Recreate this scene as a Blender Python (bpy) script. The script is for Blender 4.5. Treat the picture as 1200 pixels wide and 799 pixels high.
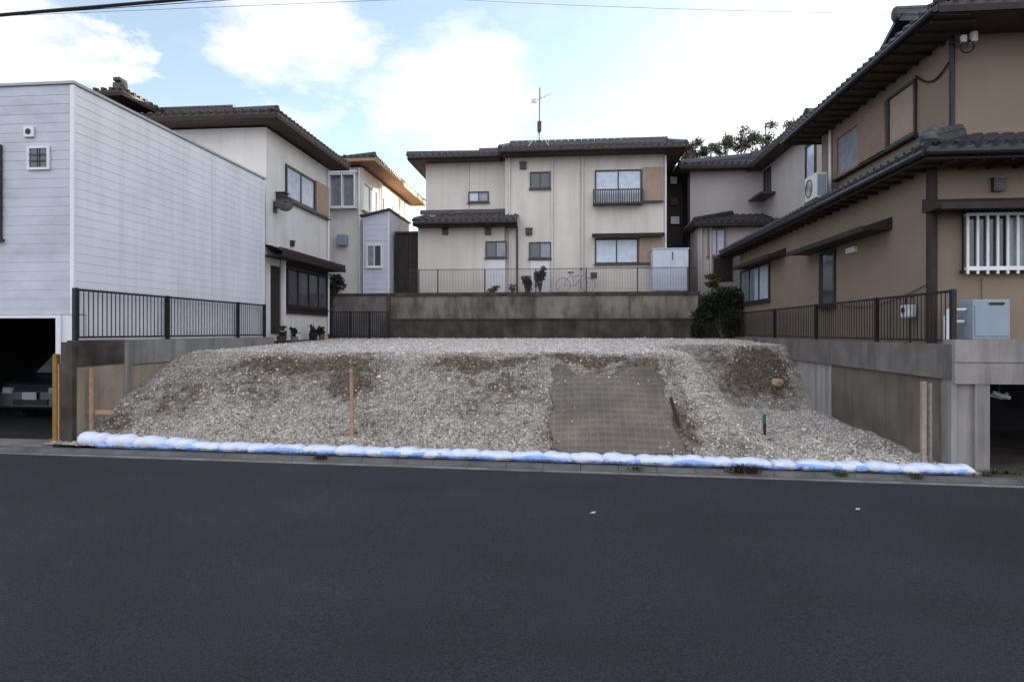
import bpy, math, random
import numpy as np
from mathutils import Vector, Matrix
random.seed(7); rng = np.random.default_rng(7)
R = math.radians
SC = bpy.context.scene
COL = SC.collection
for o in list(bpy.data.objects): bpy.data.objects.remove(o)

# ------------------------------------------------------------------ camera
F_PX = 720.0; EYE = 2.2; YAW = math.atan(66/F_PX)
cam = bpy.data.cameras.new('camera'); cam.sensor_width = 36; cam.lens = 36*F_PX/1200
cam.shift_y = -11.5/1200; cam.clip_start = .1; cam.clip_end = 3000
camo = bpy.data.objects.new('camera', cam); COL.objects.link(camo)
camo.location = (0, 0, EYE); camo.rotation_euler = (R(90), 0, YAW)
SC.camera = camo

# ------------------------------------------------------------------ light
SUN_EL, SUN_AZ = 9.0, 40.0          # azimuth measured from +Y towards +X
sd = Vector((math.sin(R(SUN_AZ))*math.cos(R(SUN_EL)), math.cos(R(SUN_AZ))*math.cos(R(SUN_EL)), math.sin(R(SUN_EL))))
sun = bpy.data.lights.new('sun', 'SUN'); sun.energy = 5.0; sun.angle = R(.5); sun.color = (1, .86, .66)
so = bpy.data.objects.new('sun', sun); COL.objects.link(so); so.rotation_euler = sd.to_track_quat('Z', 'Y').to_euler()
so.location = (0, 0, 60)

cs, sn = math.cos(YAW), math.sin(YAW)
def ray(px, py): return Vector((-sn*F_PX+cs*(px-600), cs*F_PX+sn*(px-600), 388-py))
def W(px, py, X=None, Y=None, Z=None):
    d = ray(px, py)
    k = X/d.x if X is not None else (Y/d.y if Y is not None else (Z-EYE)/d.z)
    return Vector((k*d.x, k*d.y, EYE+k*d.z))

world = bpy.data.worlds.new('World'); SC.world = world; world.use_nodes = True
nt = world.node_tree; nt.nodes.clear(); N = nt.nodes.new; L = nt.links.new
sky = N('ShaderNodeTexSky'); sky.sky_type = 'NISHITA'; sky.sun_disc = False
sky.sun_elevation = R(SUN_EL); sky.sun_rotation = R(SUN_AZ); sky.air_density = 1.0; sky.dust_density = .6; sky.ozone_density = 1.6
tc = N('ShaderNodeTexCoord'); nrm = N('ShaderNodeVectorMath'); nrm.operation = 'NORMALIZE'; L(tc.outputs['Generated'], nrm.inputs[0])
noi = N('ShaderNodeTexNoise'); noi.inputs['Scale'].default_value = 5.5; noi.inputs['Detail'].default_value = 9; noi.inputs['Roughness'].default_value = .62
mp = N('ShaderNodeMapping'); mp.inputs['Scale'].default_value = (1, 1, 2.2); mp.inputs['Location'].default_value = (.35, .1, .6)
L(nrm.outputs[0], mp.inputs[0]); L(mp.outputs[0], noi.inputs['Vector'])
dis = N('ShaderNodeVectorMath'); dis.operation = 'MULTIPLY_ADD'
L(noi.outputs['Color'], dis.inputs[0]); dis.inputs[1].default_value = (.34, .34, .34); L(nrm.outputs[0], dis.inputs[2])
off = N('ShaderNodeVectorMath'); off.operation = 'SUBTRACT'; L(dis.outputs[0], off.inputs[0]); off.inputs[1].default_value = (.17, .17, .17)
prev = None
for (px, py, rr, amt) in ((345, 45, .115, .8), (525, 110, .145, .75), (5, 60, .12, .8), (110, 60, .05, .8), (760, 40, .26, .18), (960, 110, .34, .4)):
    dv = ray(px, py).normalized()
    di = N('ShaderNodeVectorMath'); di.operation = 'DISTANCE'; L(off.outputs[0], di.inputs[0]); di.inputs[1].default_value = dv
    mr = N('ShaderNodeMapRange'); mr.interpolation_type = 'SMOOTHSTEP'; L(di.outputs['Value'], mr.inputs['Value'])
    mr.inputs['From Min'].default_value = rr*.1; mr.inputs['From Max'].default_value = rr*1.3
    mr.inputs['To Min'].default_value = amt; mr.inputs['To Max'].default_value = 0
    if prev is None: prev = mr.outputs[0]
    else:
        mx = N('ShaderNodeMath'); mx.operation = 'MAXIMUM'; L(prev, mx.inputs[0]); L(mr.outputs[0], mx.inputs[1]); prev = mx.outputs[0]
th = N('ShaderNodeMapRange'); L(noi.outputs['Fac'], th.inputs['Value']); th.inputs['From Min'].default_value = .52; th.inputs['From Max'].default_value = .8
th.inputs['To Max'].default_value = .3; th.inputs['To Min'].default_value = .14
mx = N('ShaderNodeMath'); mx.operation = 'MAXIMUM'; L(prev, mx.inputs[0]); L(th.outputs[0], mx.inputs[1])
cl = N('ShaderNodeMix'); cl.data_type = 'RGBA'; L(mx.outputs[0], cl.inputs['Factor']); L(sky.outputs[0], cl.inputs['A'])
CLOUD = (3.6, 3.5, 3.6, 1); BACK_FILL = (4.0, 4.3, 5.0, 1)      # unseen cloud bank behind the camera, added to brighten the facades
cl.inputs['B'].default_value = CLOUD
bg = N('ShaderNodeBackground'); bg.inputs['Strength'].default_value = .115; sxyz = N('ShaderNodeSeparateXYZ'); L(off.outputs[0], sxyz.inputs[0])
bk = N('ShaderNodeMapRange'); bk.interpolation_type = 'SMOOTHSTEP'; L(sxyz.outputs['Y'], bk.inputs['Value']); bk.inputs['From Min'].default_value = .25; bk.inputs['From Max'].default_value = -.35
bmx = N('ShaderNodeMix'); bmx.data_type = 'RGBA'; L(bk.outputs[0], bmx.inputs['Factor']); L(cl.outputs['Result'], bmx.inputs['A']); bmx.inputs['B'].default_value = BACK_FILL
wb = N('ShaderNodeVectorMath'); wb.operation = 'MULTIPLY'; wb.inputs[1].default_value = (1.035, .995, .945); L(bmx.outputs['Result'], wb.inputs[0]); L(wb.outputs[0], bg.inputs['Color'])
wo = N('ShaderNodeOutputWorld'); L(bg.outputs[0], wo.inputs[0])
SC.view_settings.view_transform = 'Standard'; SC.view_settings.look = 'None'; SC.view_settings.gamma = 1
SC.view_settings.exposure = 1.8
SC.render.engine = 'CYCLES'; SC.cycles.max_bounces = 6; SC.cycles.use_denoising = True

# ------------------------------------------------------------------ materials
def M(name, col, rough=.85, var=.15, ns=2.5, streak=0., sc=None, bump=0., bs=60., metal=0., spec=.3, speck=0., sps=120., ssc=(3, 3, .22)):
    m = bpy.data.materials.new(name); m.use_nodes = True; t = m.node_tree; b = t.nodes['Principled BSDF']
    n = t.nodes.new; l = t.links.new
    b.inputs['Roughness'].default_value = rough; b.inputs['Metallic'].default_value = metal
    b.inputs['Specular IOR Level'].default_value = spec
    g = n('ShaderNodeNewGeometry'); pos = g.outputs['Position']
    a = n('ShaderNodeTexNoise'); a.inputs['Scale'].default_value = ns; a.inputs['Detail'].default_value = 6; l(pos, a.inputs['Vector'])
    r = n('ShaderNodeMapRange'); r.inputs['From Min'].default_value = .3; r.inputs['From Max'].default_value = .7; l(a.outputs['Fac'], r.inputs['Value'])
    mx = n('ShaderNodeMix'); mx.data_type = 'RGBA'; l(r.outputs[0], mx.inputs['Factor'])
    mx.inputs['A'].default_value = tuple(c*(1-var) for c in col)+(1,); mx.inputs['B'].default_value = tuple(min(1, c*(1+var)) for c in col)+(1,)
    out = mx.outputs['Result']
    if streak:
        mp = n('ShaderNodeMapping'); mp.inputs['Scale'].default_value = ssc; l(pos, mp.inputs[0])
        s = n('ShaderNodeTexNoise'); s.inputs['Scale'].default_value = 1; s.inputs['Detail'].default_value = 7; s.inputs['Roughness'].default_value = .65; l(mp.outputs[0], s.inputs['Vector'])
        r2 = n('ShaderNodeMapRange'); r2.inputs['From Min'].default_value = .46; r2.inputs['From Max'].default_value = .72; r2.inputs['To Max'].default_value = streak; l(s.outputs['Fac'], r2.inputs['Value'])
        m2 = n('ShaderNodeMix'); m2.data_type = 'RGBA'; l(r2.outputs[0], m2.inputs['Factor']); l(out, m2.inputs['A'])
        scol = sc or tuple(c*.4 for c in col); m2.inputs['B'].default_value = tuple(scol)+(1,); out = m2.outputs['Result']
    if speck:
        s = n('ShaderNodeTexNoise'); s.inputs['Scale'].default_value = sps; s.inputs['Detail'].default_value = 2; l(pos, s.inputs['Vector'])
        r2 = n('ShaderNodeMapRange'); r2.inputs['From Min'].default_value = .35; r2.inputs['From Max'].default_value = .65; l(s.outputs['Fac'], r2.inputs['Value'])
        r2.inputs['To Min'].default_value = 1-speck; r2.inputs['To Max'].default_value = 1+speck
        m2 = n('ShaderNodeVectorMath'); m2.operation = 'SCALE'; l(out, m2.inputs[0]); l(r2.outputs[0], m2.inputs['Scale']); out = m2.outputs[0]
    l(out, b.inputs['Base Color'])
    if bump:
        s = n('ShaderNodeTexNoise'); s.inputs['Scale'].default_value = bs; s.inputs['Detail'].default_value = 3; l(pos, s.inputs['Vector'])
        bp = n('ShaderNodeBump'); bp.inputs['Strength'].default_value = bump; bp.inputs['Distance'].default_value = .01
        l(s.outputs['Fac'], bp.inputs['Height']); l(bp.outputs[0], b.inputs['Normal'])
    return m
MAT = dict(
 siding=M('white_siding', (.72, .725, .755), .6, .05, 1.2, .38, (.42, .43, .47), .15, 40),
 siding_worn_shaded=M('worn_shaded_white_siding', (.50, .52, .57), .65, .08, 1.3, .55, (.30, .31, .35), .2, 40, ssc=(1.2, 1.2, 2.5)),  # worn siding; base also darkened to stand in for the front's shade
 siding_edge=M('white_trim', (.66, .67, .70), .5, .05),
 stucco_white=M('white_stucco', (.68, .65, .62), .9, .06, 1.2, .25, (.36, .34, .32), .3, 60),
 stucco_cream=M('cream_stucco', (.64, .59, .54), .9, .06, 1.0, .32, (.33, .29, .26), .3, 60, ssc=(2.2, 2.2, .12)),
 stucco_tan=M('tan_stucco', (.220, .172, .128), .9, .07, 1.2, .25, (.22, .17, .13), .3, 60),
 stucco_grey=M('grey_stucco', (.44, .41, .395), .9, .06, 1.2, .2, (.28, .26, .24), .3, 60),
 annex=M('pale_blue_siding', (.52, .54, .62), .7, .05, 2, .15),
 tile=M('roof_tile', (.036, .037, .043), .45, .3, 8, .3, (.05, .05, .05), .1, 80, spec=.5),
 tile_brown=M('brown_roof_tile', (.036, .025, .023), .5, .3, 8, .2, (.04, .03, .03), .1, 80, spec=.5),
 tile_pale=M('weathered_roof_tile', (.062, .058, .060), .5, .35, 8, .3, (.05, .05, .05), .1, 80, spec=.5),
 wood_dark=M('dark_brown_wood', (.028, .020, .017), .7, .25, 5, .3, (.02, .016, .014)),
 wood_soffit=M('soffit_board', (.075, .050, .038), .8, .2, 4, .3, (.08, .055, .04)),
 wood_orange=M('warm_soffit_board', (.33, .20, .115), .8, .15, 5),
 shutter=M('tan_shutter', (.33, .24, .185), .6, .1, 4, .2),
 shutter_red=M('brown_shutter', (.22, .145, .12), .6, .1, 4, .2),
 black=M('black_metal', (.022, .022, .026), .4, .2, 8, metal=.3),
 alum_dark=M('dark_window_frame', (.06, .055, .055), .4, .15, 6, metal=.4),
 alum=M('white_metal_bar', (.70, .70, .70), .4, .08, 6),
 glass=M('dark_glass', (.035, .045, .055), .08, .2, 3, spec=.8),
 glass_pale=M('pale_curtained_glass', (.50, .58, .68), .12, .12, 4, spec=.7),
 glass_plum=M('dark_plum_glass', (.075, .07, .085), .2, .2, 4, spec=.6),
 concrete_streak=M('streaked_retaining_concrete', (.19, .17, .15), .9, .4, 1.0, .97, (.035, .030, .027), .5, 50, speck=.15, ssc=(2.0, 2.0, .55)),
 glass_grey=M('grey_frosted_glass', (.20, .22, .25), .15, .2, 4, spec=.7),
 concrete=M('concrete', (.25, .235, .22), .9, .2, 1.6, .75, (.10, .092, .085), .4, 50, speck=.12),
 concrete_dark=M('dark_stained_concrete', (.062, .052, .044), .9, .5, 2.2, .8, (.025, .021, .018), .5, 40, speck=.15),
 concrete_mid=M('weathered_concrete', (.17, .155, .142), .9, .25, 1.8, .75, (.07, .065, .06), .4, 50, speck=.12, ssc=(2.5, 2.5, .5)),
 concrete_tan=M('soil_stained_concrete', (.27, .225, .17), .9, .2, 2.0, .6, (.16, .115, .075), .4, 50, speck=.15),
 concrete_lt=M('grey_foundation', (.42, .42, .43), .9, .08, 2, .3, (.28, .28, .28), .3, 50),

 asphalt=M('asphalt', (.0225, .0225, .0265), .82, .25, .5, .6, (.0165, .0165, .0185), .9, 110, speck=.62, sps=62, ssc=(.22, 1.1, 1)),
 concrete_moss=M('mossy_concrete', (.14, .128, .108), .9, .25, 1.5, .7, (.07, .068, .05), .4, 50, speck=.12, ssc=(3, 3, .5)),
 concrete_pale=M('pale_streaked_concrete', (.36, .345, .33), .9, .15, 1.5, .8, (.15, .14, .13), .4, 50, speck=.1, ssc=(4, 4, .2)),
 gutter=M('gutter_concrete', (.10, .098, .095), .9, .25, 3, .5, (.04, .04, .036), .4, 60, speck=.2, ssc=(.8, 3, 3)),
 gutter_edge=M('gutter_lip', (.20, .19, .175), .9, .3, 3, .6, (.07, .065, .06), .4, 60, speck=.2, ssc=(.8, 3, 3)),
 soil=M('soil', (.10, .085, .065), .95, .3, 2, 0, None, .8, 20, speck=.3, sps=40),
 bag=M('white_plastic_bag', (.60, .65, .78), .5, .08, 7, .3, (.38, .44, .58), .9, 16, spec=.4, ssc=(8, 8, 8)),
 blue=M('blue_sheet', (.24, .40, .78), .4, .2, 6, .25, (.12, .22, .48), .3, 40),
 stake=M('raw_wood_stake', (.36, .235, .15), .85, .2, 12, .3),
 stake_grey=M('weathered_stake', (.30, .25, .20), .85, .2, 12, .3),
 green=M('green_paint', (.03, .13, .07), .5, .15, 10),
 yellow=M('yellow_ochre_paint', (.26, .14, .022), .6, .2, 8, .4, (.2, .1, .02)),
 metal_box=M('pale_metal', (.56, .62, .70), .45, .06, 4, .12),
 heater=M('heater_casing', (.25, .30, .36), .45, .06, 4, .1),
 ac=M('ac_casing', (.62, .62, .60), .5, .06, 4, .15),
 bark=M('bark', (.07, .055, .045), .9, .3, 6),
 leaf=M('evergreen_leaf', (.085, .08, .055), .7, .5, 8),
 leaf_dark=M('dark_leaf', (.015, .022, .012), .7, .5, 8),
 leaf_red=M('autumn_leaf', (.07, .05, .04), .7, .4, 8),
 leaf_yellow=M('yellow_green_leaf', (.06, .06, .02), .7, .4, 8),
 weed=M('weed_leaf', (.07, .09, .045), .7, .5, 10),
 dryweed=M('dead_weed', (.06, .035, .025), .8, .4, 10),
 rubber=M('rubber', (.02, .02, .02), .8, .1),
 carpaint=M('dark_car_paint', (.012, .014, .02), .25, .1, 3, spec=.6),
 chrome=M('lamp_lens', (.2, .2, .2), .15, .1, 3, spec=.8),
 plate=M('number_plate_blank', (.3, .3, .33), .5, .05),
 dark=M('interior_shade_black', (.012, .012, .013), .9, .2, 3),  # near-black colour stands in for shade inside garage and carport
 cable=M('cable_sheath', (.015, .015, .017), .6, .1),
 rock=M('pale_rock', (.38, .29, .20), .9, .2, 9, bump=.5, bs=30),
 terracotta=M('terracotta', (.20, .09, .055), .8, .2, 9),
)
# net: grid woven brown sheet
def net_mat():
    m = M('brown_mesh_sheet', (.130, .110, .090), .9, .35, 1.1, .55, (.08, .066, .052), .3, 80)
    t = m.node_tree; b = t.nodes['Principled BSDF']; src = b.inputs['Base Color'].links[0].from_socket
    g = t.nodes.new('ShaderNodeNewGeometry'); sx = t.nodes.new('ShaderNodeSeparateXYZ'); t.links.new(g.outputs['Position'], sx.inputs[0])
    prev = None
    for ax, per in (('X', .13), ('Z', .085)):
        a = t.nodes.new('ShaderNodeMath'); a.operation = 'PINGPONG'; t.links.new(sx.outputs[ax], a.inputs[0]); a.inputs[1].default_value = per/2
        r = t.nodes.new('ShaderNodeMapRange'); t.links.new(a.outputs[0], r.inputs['Value']); r.inputs['From Min'].default_value = .006; r.inputs['From Max'].default_value = .022
        r.inputs['To Min'].default_value = 1.16; r.inputs['To Max'].default_value = .92
        if prev is None: prev = r.outputs[0]
        else:
            x = t.nodes.new('ShaderNodeMath'); x.operation = 'MAXIMUM'; t.links.new(prev, x.inputs[0]); t.links.new(r.outputs[0], x.inputs[1]); prev = x.outputs[0]
    v = t.nodes.new('ShaderNodeVectorMath'); v.operation = 'SCALE'; t.links.new(src, v.inputs[0]); t.links.new(prev, v.inputs['Scale'])
    t.links.new(v.outputs[0], b.inputs['Base Color'])
    return m
MAT['net'] = net_mat()
def gravel_mat():
    m = bpy.data.materials.new('gravel_ground'); m.use_nodes = True; t = m.node_tree; b = t.nodes['Principled BSDF']; n = t.nodes.new; l = t.links.new
    b.inputs['Roughness'].default_value = .95; b.inputs['Specular IOR Level'].default_value = .15
    g = n('ShaderNodeNewGeometry'); v = n('ShaderNodeTexVoronoi'); v.inputs['Scale'].default_value = 38; l(g.outputs['Position'], v.inputs['Vector'])
    sp = n('ShaderNodeSeparateColor'); l(v.outputs['Color'], sp.inputs[0])
    cr = n('ShaderNodeValToRGB'); l(sp.outputs[0], cr.inputs[0])
    e = cr.color_ramp.elements; e[0].color = (.17, .155, .14, 1); e[1].color = (.56, .53, .49, 1)
    e2 = cr.color_ramp.elements.new(.45); e2.color = (.38, .355, .33, 1)
    at = n('ShaderNodeAttribute'); at.attribute_name = 'dirt'
    no = n('ShaderNodeTexNoise'); no.inputs['Scale'].default_value = 5; no.inputs['Detail'].default_value = 8; l(g.outputs['Position'], no.inputs['Vector'])
    ad = n('ShaderNodeMath'); ad.operation = 'MULTIPLY_ADD'; l(no.outputs['Fac'], ad.inputs[0]); ad.inputs[1].default_value = 2.2; ad.inputs[2].default_value = -1.05
    a2 = n('ShaderNodeMath'); a2.operation = 'ADD'; a2.use_clamp = True; l(at.outputs['Fac'], a2.inputs[0]); l(ad.outputs[0], a2.inputs[1])
    dn = n('ShaderNodeTexNoise'); dn.inputs['Scale'].default_value = 14; dn.inputs['Detail'].default_value = 5; l(g.outputs['Position'], dn.inputs['Vector'])
    dc = n('ShaderNodeValToRGB'); l(dn.outputs['Fac'], dc.inputs[0]); d = dc.color_ramp.elements; d[0].position = .35; d[0].color = (.05, .038, .028, 1); d[1].position = .68; d[1].color = (.17, .135, .10, 1)
    mx = n('ShaderNodeMix'); mx.data_type = 'RGBA'; l(a2.outputs[0], mx.inputs['Factor']); l(cr.outputs[0], mx.inputs['A']); l(dc.outputs[0], mx.inputs['B'])
    l(mx.outputs['Result'], b.inputs['Base Color'])
    bp = n('ShaderNodeBump'); bp.inputs['Strength'].default_value = .8; bp.inputs['Distance'].default_value = .03; l(v.outputs['Distance'], bp.inputs['Height']); bp.invert = True; l(bp.outputs[0], b.inputs['Normal'])
    return m
MAT['gravel'] = gravel_mat()
def stone_mat():
    m = bpy.data.materials.new('crushed_stone'); m.use_nodes = True; t = m.node_tree; b = t.nodes['Principled BSDF']; n = t.nodes.new; l = t.links.new
    b.inputs['Roughness'].default_value = .9; b.inputs['Specular IOR Level'].default_value = .2
    g = n('ShaderNodeNewGeometry'); cr = n('ShaderNodeValToRGB'); l(g.outputs['Random Per Island'], cr.inputs[0]); c = cr.color_ramp
    c.elements[0].color = (.16, .13, .10, 1); c.elements[1].color = (.62, .565, .49, 1)
    for p, k in ((.2, (.285, .24, .185, 1)), (.45, (.38, .335, .275, 1)), (.8, (.48, .435, .37, 1))): e = c.elements.new(p); e.color = k
    l(cr.outputs[0], b.inputs['Base Color'])
    return m
MAT['stone'] = stone_mat(); MAT['stone_pale'] = stone_mat()
_c = [n for n in MAT['stone_pale'].node_tree.nodes if n.type == 'VALTORGB'][0].color_ramp.elements
for _e in _c: _k = _e.color; _e.color = (.16+_k[0]*1.02, .16+_k[1]*1.04, .165+_k[2]*1.1, 1)  # paler copy of the stone colours, for flat top and lower right

# ------------------------------------------------------------------ builders
class MB:
    def __init__(s): s.v = []; s.f = []
    def poly(s, pts): b = len(s.v); s.v += [tuple(p) for p in pts]; s.f.append(tuple(range(b, b+len(pts)))); return s
    def box(s, x0, x1, y0, y1, z0, z1):
        x0, x1 = min(x0, x1), max(x0, x1); y0, y1 = min(y0, y1), max(y0, y1); z0, z1 = min(z0, z1), max(z0, z1)
        b = len(s.v); s.v += [(x, y, z) for z in (z0, z1) for x, y in ((x0, y0), (x1, y0), (x1, y1), (x0, y1))]
        s.f += [(b+3, b+2, b+1, b), (b+4, b+5, b+6, b+7), (b, b+1, b+5, b+4), (b+1, b+2, b+6, b+5), (b+2, b+3, b+7, b+6), (b+3, b, b+4, b+7)]; return s
    def bar(s, a, b_, w, h=None, up=(0, 0, 1)):          # rectangular bar a->b
        a, b_ = Vector(a), Vector(b_); h = h or w; d = (b_-a).normalized(); u = Vector(up)
        if abs(d.dot(u)) > .99: u = Vector((1, 0, 0))
        r = d.cross(u).normalized(); u = r.cross(d).normalized(); i = len(s.v)
        for p in (a, b_):
            for x, z in ((-1, -1), (1, -1), (1, 1), (-1, 1)): s.v.append(tuple(p+r*x*w/2+u*z*h/2))
        s.f += [(i+3, i+2, i+1, i), (i+4, i+5, i+6, i+7)]+[(i+k, i+(k+1) % 4, i+4+(k+1) % 4, i+4+k) for k in range(4)]; return s
    def tube(s, pts, r, n=8, cap=True):
        pts = [Vector(p) for p in pts]; rs = r if isinstance(r, (list, tuple)) else [r]*len(pts); i0 = len(s.v); prev = None
        for k, p in enumerate(pts):
            d = (pts[min(k+1, len(pts)-1)]-pts[max(k-1, 0)]).normalized()
            u = Vector((0, 0, 1)) if abs(d.z) < .9 else Vector((1, 0, 0))
            if prev is not None: u = prev
            a = d.cross(u).normalized(); u = a.cross(d).normalized(); prev = u
            for j in range(n): t = 2*math.pi*j/n; s.v.append(tuple(p+(a*math.cos(t)+u*math.sin(t))*rs[k]))
        for k in range(len(pts)-1):
            for j in range(n): a = i0+k*n; s.f.append((a+j, a+(j+1) % n, a+n+(j+1) % n, a+n+j))
        if cap: s.f.append(tuple(i0+j for j in range(n))[::-1]); s.f.append(tuple(i0+(len(pts)-1)*n+j for j in range(n)))
        return s
    def ring(s, c, axis, Rr, r, n=24, m=6):
        c = Vector(c); ax = Vector(axis).normalized(); u = ax.orthogonal().normalized(); w = ax.cross(u)
        i0 = len(s.v)
        for k in range(n):
            t = 2*math.pi*k/n; d = u*math.cos(t)+w*math.sin(t)
            for j in range(m): q = 2*math.pi*j/m; s.v.append(tuple(c+d*(Rr+r*math.cos(q))+ax*r*math.sin(q)))
        for k in range(n):
            for j in range(m): s.f.append((i0+k*m+j, i0+k*m+(j+1) % m, i0+((k+1) % n)*m+(j+1) % m, i0+((k+1) % n)*m+j))
        return s
    def blob(s, c, r, seed=0, n=10, m=7, amp=.12, p=1.0):
        rd = random.Random(seed); i0 = len(s.v); ph = [rd.uniform(0, 6.28) for _ in range(6)]
        sg = lambda q, e: math.copysign(abs(q)**e, q)
        for a in range(m+1):
            th = math.pi*a/m
            for b in range(n):
                f = 2*math.pi*b/n; x = sg(math.sin(th), p)*sg(math.cos(f), p); y = sg(math.sin(th), p)*sg(math.sin(f), p); z = sg(math.cos(th), p)
                k = 1+amp*(math.sin(3*x+ph[0])*math.cos(4*y+ph[1])+.6*math.sin(5*z+ph[2]+2*x)+.5*math.cos(7*y+ph[3]))
                s.v.append((c[0]+r[0]*x*k, c[1]+r[1]*y*k, c[2]+r[2]*z*k))
        for a in range(m):
            for b in range(n): s.f.append((i0+a*n+b, i0+(a+1)*n+b, i0+(a+1)*n+(b+1) % n, i0+a*n+(b+1) % n))
        return s
    def build(s, name, mat, parent=None, origin=None, smooth=False, bevel=0):
        me = bpy.data.meshes.new(name); v = s.v
        if origin is not None: v = [(a-origin[0], b-origin[1], c-origin[2]) for a, b, c in v]
        me.from_pydata(v, [], s.f); me.materials.append(MAT[mat] if isinstance(mat, str) else mat); me.validate()
        if smooth: me.polygons.foreach_set('use_smooth', [True]*len(me.polygons))
        o = bpy.data.objects.new(name, me); COL.objects.link(o)
        if origin is not None: o.location = origin
        if parent is not None:
            o.parent = parent
            if parent.type == 'EMPTY': o.location = (-parent.location[0], -parent.location[1], -parent.location[2])
        if bevel:
            b = o.modifiers.new('bevel', 'BEVEL'); b.width = bevel; b.segments = 2; b.limit_method = 'ANGLE'
        return o
def tag(o, label=None, cat=None, group=None, kind=None):
    if label: o['label'] = label
    if cat: o['category'] = cat
    if group: o['group'] = group
    if kind: o['kind'] = kind
    return o
def thing(name, label, cat, loc, group=None):
    o = bpy.data.objects.new(name, None); COL.objects.link(o); o.location = loc; o.empty_display_size = .3
    return tag(o, label, cat, group)
def part(bld, name, mat, parent, label=None, **k):
    o = bld.build(name, mat, parent, **k)
    if label: o['label'] = label
    return o
# facade frames: (axis, coordinate, outward sign)
def fb(mb, F, u0, u1, n0, n1, z0, z1):
    ax, c, sg = F
    if ax == 'Y': mb.box(u0, u1, c+sg*n0, c+sg*n1, z0, z1)
    else: mb.box(c+sg*n0, c+sg*n1, u0, u1, z0, z1)
    return mb
def rectY(Y, px0, py0, px1, py1):
    a = W(px0, py0, Y=Y); b = W(px1, py1, Y=Y); return a.x, b.x, b.z, a.z     # u0,u1,z0,z1 (approx.)
def rectX(X, near, pyt, pyb, far):
    a = W(near, pyt, X=X); b = W(near, pyb, X=X); c = W(far, 388, X=X); return a.y, c.y, b.z, a.z
def window(root, F, r, div=2, glass='glass', fr='alum_dark', w=.05, sill=True, name='window', mids=0, out=.06):
    u0, u1, z0, z1 = r; u0, u1 = min(u0, u1), max(u0, u1); m = MB()
    fb(m, F, u0, u0+w, 0, out, z0, z1); fb(m, F, u1-w, u1, 0, out, z0, z1)
    fb(m, F, u0+w, u1-w, 0, out-.003, z1-w, z1); fb(m, F, u0+w, u1-w, 0, out-.003, z0, z0+w)
    for i in range(1, div):
        u = u0+(u1-u0)*i/div; fb(m, F, u-w*.4, u+w*.4, 0, out-.012, z0+w, z1-w)
    for i in range(mids):
        z = z0+(z1-z0)*(i+1)/(mids+1); fb(m, F, u0+w, u1-w, 0, out-.02, z-.012, z+.012)
    if sill: fb(m, F, u0-.04, u1+.04, 0, out+.04, z0-.05, z0-.002)
    o = m.build(name, fr, root)
    gl = glass if isinstance(glass, (list, tuple)) else [glass]
    for i, gname in enumerate(gl):
        a = u0+w+(u1-u0-2*w)*i/len(gl); b = u0+w+(u1-u0-2*w)*(i+1)/len(gl)
        g = MB(); fb(g, F, a+.001, b-.001, .004, .015+.006*i, z0+w-.005, z1-w+.005); g.build('pane', gname, o)
    return o
def vent(root, F, u, z, s=.22):
    m = MB(); fb(m, F, u-s/2, u+s/2, 0, .09, z-s/2, z+s/2); fb(m, F, u-s/2-.02, u+s/2+.02, 0, .12, z+s/2, z+s/2+.03)
    for k in range(3): fb(m, F, u-s/2+.02, u+s/2-.02, .09, .105, z-s/2+.03+k*s*.3, z-s/2+.05+k*s*.3)
    return m.build('vent', 'alum_dark', root)
def plane_tiles(mb, A, B, inw, run, slope, hip0=False, hip1=False, per=.27, course=.26, amp=.042, thick=True, mx=None):
    """undulating clay tiles; A,B eave ends, inw horizontal unit vector towards the ridge"""
    A, B, inw = Vector(A), Vector(B), Vector(inw); Wd = (B-A).length; du = (B-A).normalized()
    cth = 1/math.sqrt(1+slope*slope); Ls = run/cth; up = Vector((inw.x*cth, inw.y*cth, slope*cth)); nrm = Vector((-inw.x*slope*cth, -inw.y*slope*cth, cth))
    nu = max(4, int(Wd/per*5)); nc = max(1, round(Ls/course)); rows = []
    for c in range(nc): rows += [(c*Ls/nc, .038), ((c+1)*Ls/nc-.002, .004)]
    i0 = len(mb.v)
    for (s, h) in rows:
        for i in range(nu+1):
            u = Wd*i/nu; lim = Ls
            if hip0: lim = min(lim, u/cth)
            if hip1: lim = min(lim, (Wd-u)/cth)
            ss = min(s, max(lim, 0)); ph = (u/per) % 1.0
            wv = amp*(math.cos(2*math.pi*ph)*.7+.3*math.cos(4*math.pi*ph+.6))
            p = A+du*u+up*ss+nrm*(h+wv); mb.v.append(tuple(p))
    nr = len(rows)
    for r in range(nr-1):
        for i in range(nu):
            a = i0+r*(nu+1)+i; mb.f.append((a, a+1, a+nu+2, a+nu+1))
    k = 0
    while (k+.15)*per < Wd:      # round eave-end tiles
        c = A+du*((k+.02)*per)+nrm*.05-inw*.015; mb.tube([c, c+up*.14], .062, 7); k += 1
    # tile butt ends along the eave + underlayer
    j0 = len(mb.v)
    for i in range(nu+1): p = A+du*(Wd*i/nu)-Vector((0, 0, .045)); mb.v.append(tuple(p))
    for i in range(nu): mb.f.append((j0+i, j0+i+1, i0+i+1, i0+i))
def ridge_cap(mb, a, b, w=.2, h=.2, end=True):
    a, b = Vector(a), Vector(b); n = max(2, int((b-a).length/.3)); d = (b-a).normalized()
    mb.bar(a+Vector((0, 0, h*.3)), b+Vector((0, 0, h*.3)), w, h*.7)
    for i in range(n):
        p = a+(b-a)*(i/n); q = a+(b-a)*((i+1)/n)-d*.02
        mb.tube([p+Vector((0, 0, h*.75)), q+Vector((0, 0, h*.75))], w*.42, 8)
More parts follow.
